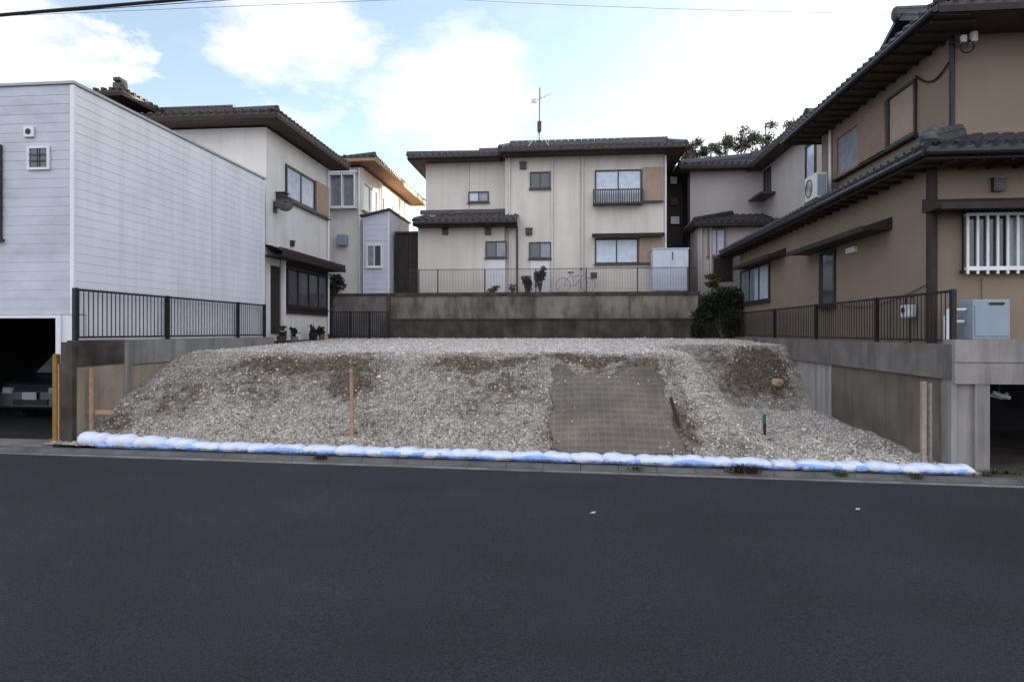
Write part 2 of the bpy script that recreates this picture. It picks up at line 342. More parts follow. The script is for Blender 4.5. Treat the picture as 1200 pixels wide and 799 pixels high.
def eave(mb_s, mb_f, x0, x1, y0, y1, z, t=.16):   # soffit slab & fascia ring as one box pair
    mb_s.box(x0+.05, x1-.05, y0+.05, y1-.05, z-t+.02, z-t+.05)
    for a in ((x0, x1, y0, y0+.04), (x0, x1, y1-.04, y1), (x0, x0+.04, y0+.04, y1-.04), (x1-.04, x1, y0+.04, y1-.04)): mb_f.box(*a, z-t, z-.03)
def gutter(root, pts, mat='wood_dark', r=.055):
    return MB().tube(pts, r, 8).build('rain_gutter', mat, root)
def roof(root, x0, x1, y0, y1, ez, slope, axis='x', hips=(True, True), tile='tile', soffit='wood_soffit', gab='wood_dark', ridge=.24, fas='wood_dark', gut=True, caps=True):
    t = MB(); rc = MB()
    if axis == 'x':
        h = (y1-y0)/2; rz = ez+slope*h; ym = (y0+y1)/2
        plane_tiles(t, (x0, y0, ez), (x1, y0, ez), (0, 1, 0), h, slope, hips[0], hips[1])
        plane_tiles(t, (x1, y1, ez), (x0, y1, ez), (0, -1, 0), h, slope, hips[1], hips[0])
        ra, rb = x0+(h if hips[0] else 0), x1-(h if hips[1] else 0)
        if hips[0]: plane_tiles(t, (x0, y1, ez), (x0, y0, ez), (1, 0, 0), h, slope, True, True)
        if hips[1]: plane_tiles(t, (x1, y0, ez), (x1, y1, ez), (-1, 0, 0), h, slope, True, True)
        A, B = Vector((ra, ym, rz)), Vector((rb, ym, rz)); c0 = [(x0, y0), (x0, y1)]; c1 = [(x1, y0), (x1, y1)]
    else:
        h = (x1-x0)/2; rz = ez+slope*h; xm = (x0+x1)/2
        plane_tiles(t, (x1, y0, ez), (x1, y1, ez), (-1, 0, 0), h, slope, hips[0], hips[1])
        plane_tiles(t, (x0, y1, ez), (x0, y0, ez), (1, 0, 0), h, slope, hips[1], hips[0])
        ra, rb = y0+(h if hips[0] else 0), y1-(h if hips[1] else 0)
        if hips[0]: plane_tiles(t, (x0, y0, ez), (x1, y0, ez), (0, 1, 0), h, slope, True, True)
        if hips[1]: plane_tiles(t, (x1, y1, ez), (x0, y1, ez), (0, -1, 0), h, slope, True, True)
        A, B = Vector((xm, ra, rz)), Vector((xm, rb, rz)); c0 = [(x0, y0), (x1, y0)]; c1 = [(x0, y1), (x1, y1)]
    r = t.build('roof', tile, root)
    ridge_cap(rc, A, B, ridge, ridge)
    for hp, cc, top in ((hips[0], c0, A), (hips[1], c1, B)):
        for (cx, cy) in cc:
            if hp or caps: ridge_cap(rc, (cx, cy, ez+.02), top, .17, .15)
        if not hp:
            g = MB(); q = [(cc[0][0], cc[0][1], ez-.1), (cc[1][0], cc[1][1], ez-.1), (top.x, top.y, top.z-.02)]
            dn = Vector((.0, .0, 0)); n = (A-B).normalized()*(1 if top is A else -1); n = -n*.06
            g.poly(q); g.poly([tuple(Vector(p)+n) for p in q][::-1]); g.build('gable_board', gab, root)
    rc.build('ridge_tiles', tile, r)
    s, f = MB(), MB(); eave(s, f, x0, x1, y0, y1, ez)
    s.build('soffit', soffit, root); f.build('fascia', fas, root)
    return r

# ------------------------------------------------------------------ terrain
def road_z(x): return -.0125*x
def sm(a, b, x): t = np.clip((x-a)/(b-a), 0, 1); return t*t*(3-2*t)
def vnoise(x, y, s=0):
    return (np.sin(x*1.7+s)*np.cos(y*1.3+s*2.1)+.5*np.sin(x*3.9+y*2.1+s)+.35*np.cos(y*6.3-x*2.7+s)+.25*np.sin(x*9.1+1.3*s)*np.cos(y*8.3))/2.1
PAD = 1.9
def height(x, y):
    x = np.asarray(x, float); y = np.asarray(y, float)
    base = road_z(x)+.10
    wob = .22*np.sin(x*1.3+.5)+.15*np.sin(x*3.1)
    s = np.clip((y-(10.35+wob*.4))/(3.3+wob), 0, 1)
    k = 1-(1-s)**1.45; k = np.where(s >= 1, 1, k)
    padz = 1.70+.021*np.clip(y-13.5, 0, 12)
    main = base+(padz-base)*k
    flo = base+.035*(y-10.2)
    s2 = np.clip((y-(16.1+.25*np.sin(x*2)))/1.9, 0, 1); s2 = .6*s2+.4*s2*s2*(3-2*s2); cut = flo+(padz-flo)*s2**.85
    xb = 2.75-.28*(y-10.2)*np.clip((14.2-y)/4, 0.3, 1)
    xb = np.clip(xb, 1.95, 2.8)
    c = sm(0, 1.25, x-xb)
    h = main*(1-c)+np.minimum(main, cut)*c
    slopey = np.exp(-((y-12.3)/1.9)**2)
    rough = (.05*vnoise(x*1.6, y*1.6, 1)+.028*vnoise(x*5, y*5, 3))*sm(10.1, 10.8, y)*(.18+.9*slopey)
    mound = .06*np.exp(-((x-4.1)/.9)**2-((y-17.2)/.6)**2)
    return h+rough+mound
def hit(px, py):
    d = ray(px, py); t = 9.8/d.y
    while t*d.y < 23.5:
        p = Vector((0, 0, EYE))+d*t
        if p.z < float(height(p.x, p.y)): return p
        t += .01/d.y*2
    return Vector((0, 0, EYE))+d*(23.4/d.y)
LX0, LX1, LY0, LY1 = -9.25, 6.3, 10.02, 23.65
nx, ny = 420, 380
ys = LY0+(LY1-LY0)*(np.linspace(0, 1, ny)**1.25)
xs = np.linspace(LX0, LX1, nx); gx, gy = np.meshgrid(xs, ys); gz = height(gx, gy)+.006*rng.standard_normal(gx.shape)
spots = []
for (px, py, rx, ry, a) in ((330, 428, 1.2, .45, .8), (400, 425, .9, .5, .9), (412, 445, .5, .6, .9), (300, 450, .8, .6, .35), (215, 470, .7, .8, .4), (545, 425, .8, .4, .85), (600, 424, .6, .3, .7),
    (585, 455, .8, .6, .35), (690, 424, 1.0, .4, .9), (755, 425, .7, .5, .6), (840, 418, .8, .9, .55), (885, 430, .9, .8, 1.1), (905, 445, .5, .6, 1.0), (860, 452, .7, .5, .5), (800, 500, .35, .7, .7), (650, 500, .3, .8, .5),
    (860, 525, .5, .3, .5), (1030, 522, .6, .3, .45), (430, 500, .4, .5, .3), (560, 480, .9, .5, .25), (130, 500, .5, .5, .6)):
    p = hit(px, py); spots.append((p.x, p.y, rx, ry, a))
def dirt(x, y):
    d = np.full(np.shape(x), 0.0)
    for (a, b, rx, ry, k) in spots: d = np.maximum(d, 1.35*k*np.exp(-((x-a)/rx)**2-((y-b)/ry)**2))
    return d+.32*np.exp(-((y-12.2)/1.5)**2)*(x < 2.2)
me = bpy.data.meshes.new('gravel_lot')
V = np.stack([gx, gy, gz], -1).reshape(-1, 3)
ii = (np.arange(ny-1)[:, None]*nx+np.arange(nx-1)[None]).reshape(-1)
FQ = np.stack([ii, ii+1, ii+nx+1, ii+nx], 1)
me.from_pydata(V.tolist(), [], FQ.tolist()); me.materials.append(MAT['gravel'])
at = me.attributes.new('dirt', 'FLOAT', 'POINT'); at.data.foreach_set('value', dirt(gx, gy).reshape(-1).astype(np.float32))
me.polygons.foreach_set('use_smooth', [True]*len(me.polygons))
o = bpy.data.objects.new('gravel_ground', me); COL.objects.link(o); tag(o, kind='structure')

# loose crushed stone
def stones(n, sel, smin, smax, name, label, mat='stone'):
    base = np.array([(1, 0, 0), (-1, 0, 0), (0, 1, 0), (0, -1, 0), (0, 0, 1), (0, 0, -1)], float)
    tri = np.array([(0, 2, 4), (2, 1, 4), (1, 3, 4), (3, 0, 4), (2, 0, 5), (1, 2, 5), (3, 1, 5), (0, 3, 5)])
    xx = rng.uniform(LX0+.45, 6.0, n*3); yy = LY0+.12+(rng.uniform(0, 1, n*3)**1.35)*(LY1-LY0-.2); k = sel(xx, yy); xx, yy = xx[k][:n], yy[k][:n]; n = len(xx)
    zz = height(xx, yy); sz = (smin+(smax-smin)*rng.uniform(0, 1, n)**3.0)*np.where(rng.uniform(0, 1, n) < .003, 2.4, 1)
    v = base[None]*(1+.35*rng.standard_normal((n, 6, 1)).clip(-1, 1))*sz[:, None, None]*rng.uniform(.6, 1.2, (n, 1, 3))
    v += .25*sz[:, None, None]*rng.standard_normal((n, 6, 3)).clip(-1, 1)
    q = rng.standard_normal((n, 4)); q /= np.linalg.norm(q, axis=1)[:, None]; w, a, b, c = q.T
    Rm = np.stack([1-2*(b*b+c*c), 2*(a*b-w*c), 2*(a*c+w*b), 2*(a*b+w*c), 1-2*(a*a+c*c), 2*(b*c-w*a), 2*(a*c-w*b), 2*(b*c+w*a), 1-2*(a*a+b*b)], 1).reshape(n, 3, 3)
    v = np.einsum('nij,nkj->nki', Rm, v); v[:, :, 0] += xx[:, None]; v[:, :, 1] += yy[:, None]; v[:, :, 2] += (zz+sz*.25)[:, None]
    f = (tri[None]+6*np.arange(n)[:, None, None]).reshape(-1, 3); v = v.reshape(-1, 3)
    m = bpy.data.meshes.new(name); m.vertices.add(len(v)); m.vertices.foreach_set('co', v.reshape(-1).astype(np.float32))
    m.loops.add(len(f)*3); m.loops.foreach_set('vertex_index', f.reshape(-1).astype(np.int32)); m.polygons.add(len(f))
    m.polygons.foreach_set('loop_start', np.arange(0, len(f)*3, 3, dtype=np.int32)); m.update(calc_edges=True); m.validate()
    m.materials.append(MAT[mat]); ob = bpy.data.objects.new(name, m); COL.objects.link(ob)
    tag(ob, label, 'gravel', kind='stuff'); return ob
NX0, NX1 = W(645, 520, Y=10.6).x, W(787, 500, Y=11.6).x
def sel(x, y):
    d_ = dirt(x, y)+.7*(vnoise(x*2.1+3, y*2.7, 5)*.5+vnoise(x*6.1, y*5.3, 8)*.35)
    p = np.clip(1.0-d_*1.0, .07, 1)
    net = (x > NX0+.10+.16*vnoise(x*3, y*3)) & (x < NX1-.22+.18*vnoise(x*2, y*4, 4)) & (y > 10.35) & (y < 12.25+.35*vnoise(x*2.5, y*.3, 2))
    return (rng.uniform(0, 1, len(x)) < p) & ~(net & (rng.uniform(0, 1, len(x)) < .97))
def paler(x, y): return np.maximum(sm(13.2, 13.9, y+.2*vnoise(x*2, y*2)), .75*sm(2.9, 3.6, x+.3*vnoise(x, y*1.5))*(y < 16.6))
stones(75000, lambda x, y: sel(x, y) & (rng.uniform(0, 1, len(x)) > paler(x, y)), .008, .034, 'loose_gravel', 'dusty crushed stone mixed with soil on the sloping bank of the vacant lot')
stones(70000, lambda x, y: sel(x, y) & (rng.uniform(0, 1, len(x)) < paler(x, y)), .009, .034, 'pale_gravel', 'pale crushed stone on the flat top and the lower right of the vacant lot', 'stone_pale')

# mesh sheet on the slope
m = MB(); a, b = 30, 40; i0 = 0
for j in range(b+1):
    for i in range(a+1):
        x = NX0+.05*math.sin(j*.5)+(NX1-NX0-.12*(j/b))*i/a; y = 10.42+(12.75-10.42+.12*math.sin(i*.7))*j/b
        m.v.append((x, y, float(height(x, y))+.03+.008*math.sin(i*1.9+j)))
for j in range(b):
    for i in range(a): m.f.append((j*(a+1)+i, j*(a+1)+i+1, (j+1)*(a+1)+i+1, (j+1)*(a+1)+i))
o = m.build('mesh_sheet', 'net', origin=(0, 10.5, .2), smooth=True); s = o.modifiers.new('thick', 'SOLIDIFY'); s.thickness = .006
tag(o, 'brown grid-textured sheet laid flat down the middle of the gravel slope', 'mesh sheet')

# ------------------------------------------------------------------ ground, road
g = MB(); g.poly([(-700, -500, -.9), (700, -500, -.9), (700, 1500, -.9), (-700, 1500, -.9)]); tag(g.build('ground', 'soil'), kind='structure')
g = MB(); g.poly([(-80, -30, road_z(-80)), (80, -30, road_z(80)), (80, 9.62, road_z(80)), (-80, 9.62, road_z(-80))]); tag(g.build('road', 'asphalt'), kind='structure')
g = MB()
for x in np.arange(-40, 40, .6):
    z0, z1 = road_z(x), road_z(x+.59)
    def pr(y0, y1, h0, h1): g.poly([(x, y0, z0+h0), (x+.59, y0, z1+h0), (x+.59, y1, z1+h1), (x, y1, z0+h1)])
    pr(9.6, 9.68, .012, .012); pr(9.6, 9.6, -.05, .012)
tag(g.build('gutter_lip', 'gutter_edge'), kind='structure')
g = MB()
for x in np.arange(-40, 40, .6):
    z0, z1 = road_z(x), road_z(x+.592)
    g.poly([(x, 9.68, z0+.006), (x+.592, 9.68, z1+.006), (x+.592, 9.86, z1-.012), (x, 9.86, z0-.012)])
    g.poly([(x, 9.86, z0-.012), (x+.592, 9.86, z1-.012), (x+.592, 9.93, z1+.04), (x, 9.93, z0+.04)])
    g.poly([(x, 9.93, z0+.04), (x+.592, 9.93, z1+.04), (x+.592, 10.06, z1+.045), (x, 10.06, z0+.045)])
tag(g.build('gutter', 'gutter'), kind='structure')
g = MB(); g.poly([(-40, 9.6, road_z(-40)-.03), (40, 9.6, road_z(40)-.03), (40, 10.3, road_z(40)-.03), (-40, 10.3, road_z(-40)-.03)]); tag(g.build('gutter_bed', 'soil'), kind='structure')
g = MB(); g.box(-40, -9.05, 10.04, 10.6, -.6, .19); tag(g.build('garage_apron', 'concrete_mid'), kind='structure'); g = MB(); g.box(-14, -9.3, 10.6, 17.6, -.6, .26); tag(g.build('garage_floor', 'dark'), kind='structure')  # garage floor blackened: interior shade put into its colour
g = MB(); g.box(6.5, 40, 10.06, 16, -.6, -.03); tag(g.build('carport_floor', 'concrete_dark'), kind='structure')
g = MB(); g.box(-60, -9.26, 17.95, 24.3, -.8, 2.05); g.box(-60, -14.1, 10.7, 17.95, -.8, 2.0); tag(g.build('left_terrace', 'soil'), kind='structure')
g = MB(); g.box(-60, -7.2, 24.35, 70, -.8, 3.72); g.box(-7.2, 5.0, 23.95, 70, -.8, 3.72); g.box(5.0, 60, 25.0, 70, -.8, 3.6); tag(g.build('upper_terrace', 'soil'), kind='structure')
g = MB(); g.box(6.35, 60, 15.0, 24.98, -.8, 1.98); g.box(5.0, 6.35, 23.7, 24.98, -.8, 2.0); tag(g.build('right_terrace', 'concrete_dark'), kind='structure')
# far hill
m = MB(); nxh, nyh = 40, 16
for j in range(nyh+1):
    for i in range(nxh+1):
        x = 2+22*i/nxh; y = 46+44*j/nyh; m.v.append((x, y, 1+8.0*math.sin(math.pi*min(1, i/nxh*1.0))**.5*math.sin(math.pi*j/nyh)**.6+.5*math.sin(i*1.3+j)))
for j in range(nyh):
    for i in range(nxh): m.f.append((j*(nxh+1)+i, j*(nxh+1)+i+1, (j+1)*(nxh+1)+i+1, (j+1)*(nxh+1)+i))
tag(m.build('hill', 'leaf_dark', smooth=True), kind='structure')

# ------------------------------------------------------------------ left white house with garage
def siding(mb, F, u0, u1, z0, z1, pitch=.172, joints=()):
    z = z1; g = .009; segs = []; last = u0
    for j in joints: segs.append((last, j-.008)); last = j+.008
    segs.append((last, u1))
    while z > z0+.02:
        zb = max(z0, z-pitch)
        for (a, b) in segs: fb(mb, F, a, b, 0, .010, zb+g, z)
        z = zb
XL, YF = -9.11, 10.55
gz0, gz1 = .19, W(40, 369, Y=YF).z; top = 6.79; GX1 = W(72, 369, Y=YF).x; sb = W(85, 337, Y=YF).z
H = thing('white_siding_house', 'white flat-roofed house clad in horizontal siding with an open garage, at left', 'house', (-11.5, YF, .19))
m = MB(); m.box(-14, XL, YF+.02, 17.75, gz1+.02, top-.02); m.box(-14, -13.7, YF+.02, 17.7, gz0, gz1); m.box(-13.7, XL, 17.4, 17.75, gz0, gz1)
m.box(GX1+.0, XL, YF+.02, YF+.3, gz0, gz1)
part(m, 'wall', 'siding', H)
m = MB(); m.box(-13.7, -13.67, YF+.3, 17.3, gz0+.08, gz1-.04); m.box(-13.66, GX1-.02, YF+.4, 17.3, gz1-.03, gz1); m.box(GX1, GX1+.03, YF+.3, 17.3, gz0, gz1); m.box(-13.68, GX1, 17.3, 17.36, gz0, gz1-.04); part(m, 'garage_shade_lining', 'dark', H)  # near-black lining added so the garage reads as deep shade
m = MB(); siding(m, ('Y', YF+.02, -1), -14, XL, gz1, top-.05); part(m, 'front_siding', 'siding_worn_shaded', H)
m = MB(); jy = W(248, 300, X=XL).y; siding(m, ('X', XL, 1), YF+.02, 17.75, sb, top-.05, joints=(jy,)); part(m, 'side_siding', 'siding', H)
m = MB(); m.box(XL+.002, XL+.035, YF-.015, YF+.03, gz1, top-.05); m.box(XL-.04, XL+.002, YF-.015, YF-.001, gz1, top-.05); part(m, 'corner_trim', 'siding', H)
m = MB(); m.box(-14.03, XL+.05, YF-.03, YF+.05, top-.03, top+.02); m.box(XL-.05, XL+.05, YF+.05, 17.78, top-.03, top+.02); m.box(-13.9, XL-.05, YF+.05, 17.75, top-.02, top); part(m, 'roof_coping', 'concrete_lt', H)
m = MB(); m.box(XL-.2, XL+.012, YF+.32, 17.75, .3, sb-.002); part(m, 'foundation', 'siding', H)
m = MB(); m.box(GX1-.1, GX1, YF-.02, YF+.02, gz0, gz1); m.box(-14, GX1-.1, YF-.02, YF+.02, gz1-.06, gz1); part(m, 'garage_trim', 'siding_edge', H)
F = ('Y', YF, -1)
window(H, F, rectY(YF, 33, 172, 59, 199), 1, 'glass', 'siding_edge', .045, sill=False, out=.035)
m = MB(); u0, u1, z0, z1 = rectY(YF, 36, 175, 56, 196)
for k in range(1, 2): m.box(u0+(u1-u0)*k/2-.008, u0+(u1-u0)*k/2+.008, YF-.045, YF-.036, z0, z1)
for k in range(1, 3): m.box(u0, u1, YF-.055, YF-.046, z0+(z1-z0)*k/3-.006, z0+(z1-z0)*k/3+.006)
part(m, 'window_grille', 'black', H)
p = W(35, 155, Y=YF); vo = part(MB().box(p.x-.1, p.x+.1, YF-.04, YF, p.z-.1, p.z+.1), 'vent', 'siding_edge', H, bevel=.01); MB().tube([(p.x, YF-.046, p.z), (p.x, YF-.041, p.z)], .055, 14).build('vent_opening', 'black', vo)
window(H, F, rectY(YF, -60, 172, 3, 280), 2, 'glass_grey', 'alum_dark', .06)
m = MB(); xx = GX1+.05
yp = thing('yellow_post', 'upright yellow ochre post at the right edge of the garage opening', 'post', (W(68, 480, Y=10.5).x, 10.5, .19))
px_ = yp.location.x
part(MB().box(px_-.045, px_+.045, 10.42, 10.5, .19, 1.78), 'post', 'yellow', yp, bevel=.01)
part(MB().box(px_-.07, px_+.07, 10.39, 10.53, .19, .23), 'base_plate', 'yellow', yp)
part(MB().box(px_+.055, px_+.085, 10.43, 10.47, .19, 1.6), 'cover_strip', 'stake', yp)

# parked car in the garage (seen from the front)
def car(cx, y0, z0):
    c = thing('parked_car', 'small dark car parked nose out in the dark garage', 'car', (cx, y0+1.7, z0))
    hw = .735
    prof = [(0.0, .28), (.02, .62), (.12, .80), (.75, .95), (1.28, 1.45), (1.75, 1.50), (2.9, 1.48), (3.35, 1.0), (3.4, .35), (3.3, .25), (.1, .22)]
    m = MB(); secs = []
    for sx, k in ((-1, .93), (-.9, 1.), (.9, 1.), (1, .93)):
        i = len(m.v)
        for (y, z) in prof:
            tum = 1-.16*max(0, (z-.9))/.6; zz = z if abs(sx) < 1 else .25+(z-.25)*.985
            m.v.append((cx+sx*hw*tum, y0+(y if abs(sx) < 1 else y+.03*(1 if y < 1.7 else -1)), z0+zz))
        secs.append(i)
    n = len(prof)
    for a, b in zip(secs, secs[1:]):
        for k in range(n): m.f.append((a+k, a+(k+1) % n, b+(k+1) % n, b+k))
    m.f.append(tuple(secs[0]+k for k in range(n))); m.f.append(tuple(secs[-1]+k for k in range(n))[::-1])
    part(m, 'body', 'carpaint', c, bevel=.03)
    part(MB().poly([(cx-.6, y0+.80, z0+.985), (cx+.6, y0+.80, z0+.985), (cx+.53, y0+1.24, z0+1.41), (cx-.53, y0+1.24, z0+1.41)]).poly([(cx-.6, y0+.79, z0+.99), (cx-.53, y0+1.23, z0+1.42), (cx+.53, y0+1.23, z0+1.42), (cx+.6, y0+.79, z0+.99)]), 'windscreen', 'glass_grey', c)
    for s in (-1, 1):
        part(MB().box(cx+s*.42, cx+s*.66, y0-.015, y0+.06, z0+.58, z0+.72), 'headlight', 'chrome', c, bevel=.02)
        part(MB().box(cx+s*.735, cx+s*.87, y0+.95, y0+1.03, z0+.95, z0+1.07), 'mirror', 'carpaint', c, bevel=.02)
        for y in (.62, 2.8):
            w = MB(); w.tube([(cx+s*.56, y0+y, z0+.28), (cx+s*.745, y0+y, z0+.28)], .28, 20); wo_ = part(w, 'wheel', 'rubber', c)
            MB().tube([(cx+s*.746, y0+y, z0+.28), (cx+s*.755, y0+y, z0+.28)], .17, 16).build('rim', 'chrome', wo_)
    part(MB().box(cx-.4, cx+.4, y0-.02, y0+.03, z0+.34, z0+.46), 'grille', 'rubber', c)
    part(MB().box(cx-.165, cx+.165, y0-.035, y0-.022, z0+.46, z0+.62), 'number_plate', 'plate', c)
    return c
car(-11.6, 12.3, .26)

# left retaining wall + railing
RW = thing('left_retaining_wall', 'stained concrete retaining wall below the black railing on the left side of the lot', 'retaining wall', (-8.95, 14, 0))
part(MB().box(-9.09, -8.86, 10.40, 11.55, 1.55, 2.03), 'end_block', 'concrete_dark', RW); part(MB().box(-9.09, -8.87, 10.40, 11.55, -.3, 1.548), 'lower_end_block', 'concrete_tan', RW)
part(MB().box(-9.12, -8.90, 10.30, 10.398, -.3, 2.0), 'corner_pier', 'concrete_dark', RW)
m = MB(); m.box(-9.09, -8.84, 11.56, 11.75, -.3, 2.0); part(m, 'pilaster', 'concrete', RW)
m = MB(); m.box(-9.09, -8.89, 11.76, 17.9, 1.52, 2.02); part(m, 'upper_course', 'concrete', RW)
m = MB(); m.box(-9.09, -8.87, 11.76, 17.9, -.3, 1.50); part(m, 'lower_course', 'concrete_tan', RW)
def railing(name, label, X, Y0, Y1, z0, z1, posts, pitch, grp=None):
    r = thing(name, label, 'railing', (X, Y0, z0)); 
    part(MB().box(X-.025, X+.025, Y0, Y1, z1-.04, z1), 'top_rail', 'black', r); part(MB().box(X-.018, X+.018, Y0, Y1, z0+.04, z0+.075), 'bottom_rail', 'black', r)
    for y in posts: part(MB().box(X-.035, X+.035, y-.035, y+.035, z0-.02, z1+.01), 'post', 'black', r)
    m = MB(); y = Y0+pitch
    while y < Y1-.03:
        if min(abs(y-q) for q in posts) > .05: m.box(X-.006, X+.006, y-.007, y+.007, z0+.075, z1-.04)
        y += pitch
    part(m, 'balusters', 'black', r); return r
railing('black_railing', 'black vertical-bar railing in front of the white sided house', -8.97, 10.42, 17.5, 2.03, 2.98, (10.45, 13.05, 16.0, 17.46), .115)

# ------------------------------------------------------------------ house 2 (white stucco, behind the white house)
X2, YA, YB = -9.24, 18.1, 23.0
H = thing('stucco_house', 'white stucco two-storey house with dark tiled eaves, behind the white siding house', 'house', (-12, 20, 2.05))
part(MB().box(-17, X2, YA, YB, 1.9, 8.46), 'wall', 'stucco_white', H)
roof(H, -17.7, -8.56, 17.42, 23.45, 8.66, .38, 'x', (True, True), 'tile_brown')
F = ('X', X2, 1)
u0, u1, z0, z1 = rectX(X2, 334, 192, 232, 384); um = u0+(u1-u0)*.64
window(H, F, (u0, um, z0, z1), 2, 'glass_pale', 'alum_dark', .07)
m = MB(); fb(m, F, um+.02, u1, 0, .10, z0-.02, z1+.02); part(m, 'shutter_box', 'shutter', H)
m = MB(); fb(m, F, u0-.05, u1+.05, .0, .12, z0-.1, z0-.055); part(m, 'sill_beam', 'alum_dark', H)
zc = 4.72
t = MB(); plane_tiles(t, (X2+.62, 17.9, zc-.1), (X2+.62, 23.15, zc-.1), (-1, 0, 0), .62, .3); part(t, 'lower_roof', 'tile_brown', H)
part(MB().box(X2, X2+.6, 17.92, 23.1, zc-.24, zc-.2), 'lower_soffit', 'wood_dark', H)
part(MB().box(X2+.6, X2+.64, 17.9, 23.15, zc-.26, zc-.11), 'lower_fascia', 'wood_dark', H)
y0 = W(317, 380, X=X2).y; y1 = W(327, 380, X=X2).y
m = MB(); fb(m, F, max(y0, YA+.03), y1, .0, .03, 2.12, 4.25); part(m, 'door', 'wood_dark', H)
part(MB().box(X2+.05, X2+.15, y1+.05, y1+.17, 2.1, zc-.24), 'porch_post', 'siding_edge', H)
y2 = W(335, 380, X=X2).y
window(H, F, (y2, 22.85, 3.0, 4.3), 4, 'glass_plum', 'wood_dark', .08)
m = MB(); fb(m, F, y2-.05, 22.9, 0, .07, 2.78, 2.94); part(m, 'window_base', 'wood_dark', H)
m = MB(); fb(m, F, y2, 22.95, 0, .02, 4.32, zc-.25); part(m, 'dark_fascia_board', 'wood_dark', H)
p = W(341, 286, X=X2); vent(H, F, p.y, p.z, .16)
part(MB().tube([(X2+.07, 22.85, 2.1), (X2+.07, 22.85, 8.4)], .04), 'downspout', 'alum', H)
# satellite dish on wall
p = W(329, 240, X=X2+.2)
D = thing('satellite_dish', 'small dark satellite dish with bracket on the white stucco wall', 'satellite dish', (X2+.05, p.y, p.z))
m = MB(); c = Vector((X2+.3, p.y, p.z)); ax = Vector((.6, -.75, .25)).normalized(); u = ax.orthogonal().normalized(); w = ax.cross(u); n = 20
rings = [(0, .0), (.12, .015), (.22, .05), (.27, .09)]
i0 = len(m.v)
for (rr, dd) in rings:
    for k in range(n): q = 2*math.pi*k/n; m.v.append(tuple(c+ax*dd+(u*math.cos(q)+w*math.sin(q))*rr))
for a in range(len(rings)-1):
    for k in range(n): m.f.append((i0+a*n+k, i0+a*n+(k+1) % n, i0+(a+1)*n+(k+1) % n, i0+(a+1)*n+k))
part(m, 'dish', 'alum_dark', D, smooth=True)
part(MB().tube([(X2, p.y, p.z-.1), (X2+.2, p.y, p.z-.1), (X2+.28, p.y, p.z)], .03).box(X2, X2+.04, p.y-.1, p.y+.1, p.z-.25, p.z+.1), 'bracket', 'alum_dark', D)
part(MB().tube([c, c+ax*.25+Vector((0, 0, -.12))], .012).blob(tuple(c+ax*.25), (.05, .05, .05)), 'feed_arm', 'alum_dark', D)
D2 = thing('wall_lamp_box', 'dark hooded fitting fixed above the satellite dish on the stucco wall', 'wall fitting', (X2, W(325, 233, X=X2).y, W(325, 230, X=X2).z))
q = D2.location; part(MB().box(X2, X2+.25, q.y-.12, q.y+.2, q.z-.1, q.z+.08), 'housing', 'alum_dark', D2, bevel=.02); part(MB().box(X2, X2+.32, q.y-.15, q.y+.23, q.z+.082, q.z+.11), 'hood', 'alum_dark', D2)
# pots in front of the house
for k, (px, s, mt) in enumerate(((330, .16, 'concrete_dark'), (345, .13, 'concrete_mid'), (367, .17, 'black'), (377, .12, 'terracotta'))):
    X = X2+.35; y = W(px, 388, X=X).y; z = 2.05 if y > 17.95 else 2.0
    P = thing('flower_pot', ['grey flower pot nearest the white siding house', 'pale grey flower pot second along the stucco house wall', 'black flower pot under the dark windows of the stucco house', 'terracotta flower pot farthest along the stucco house wall'][k], 'flower pot', (X, y, float(height(min(X, 0), min(y, 23)))), 'pots along the stucco house')
    z = P.location.z; part(MB().tube([(X, y, z), (X, y, z+s*1.6)], [s*.7, s], 14), 'pot', mt, P)
    m = MB()
    for i in range(26): a = Vector((X+random.gauss(0, s*.5), y+random.gauss(0, s*.5), z+s*1.6+random.uniform(0, .28))); b = Vector([random.gauss(0, .05) for _ in range(3)]); c = Vector([random.gauss(0, .05) for _ in range(3)]); m.poly([a-b, a-c, a+b, a+c])
    part(m, 'foliage', 'leaf_dark', P)

# roof of a further house rising above the white house
H = thing('brown_roofed_house', 'house whose brown tiled eave with a ridge ornament rises above the white siding wall', 'house', (-18, 19, 2))
part(MB().box(-22, -14.75, 18.9, 24.6, 1.9, 9.6), 'wall', 'stucco_grey', H)
roof(H, -22.6, -14.1, 18.3, 25.3, 9.85, .2, 'y', (True, True), 'tile_brown')
p = W(141, 97, Y=18.6)
part(MB().box(p.x-.18, p.x+.18, p.y-.14, p.y+.14, 9.9, 10.2).box(p.x-.12, p.x+.12, p.y-.2, p.y+.2, 10.2, 10.34), 'ridge_ornament', 'tile', H, bevel=.04)

# ------------------------------------------------------------------ house 3 (sunlit side wall, back left)
H = thing('sunlit_eave_house', 'pale house at back left whose warm wooden eave and upper side wall catch the sun', 'house', (-11, 28, 3.72))
X3, Y3 = -8.6, 25.0
part(MB().box(-15, X3, Y3, 33, 3.6, 9.05), 'wall', 'stucco_white', H)
roof(H, -15.6, -7.85, 24.4, 33.5, 9.3, .24, 'y', (True, True), 'tile', 'wood_orange', fas='wood_orange')
u0, u1, z0, z1 = rectY(Y3, 387, 205, 419, 244); 
window(H, ('Y', Y3, -1), (u0, u1-.02, z0, z1), 2, 'glass_grey', 'siding_edge', .06, out=.25)
part(MB().box(u0-.05, u1+.05, Y3-.28, Y3, z1+.01, z1+.12), 'bay_hood', 'siding_edge', H)
F = ('X', X3, 1); window(H, F, rectX(X3, 424, 212, 245, 441), 2, 'glass_grey', 'siding_edge', .07); window(H, F, rectX(X3, 449, 232, 252, 460), 2, 'glass_pale', 'siding_edge', .07)
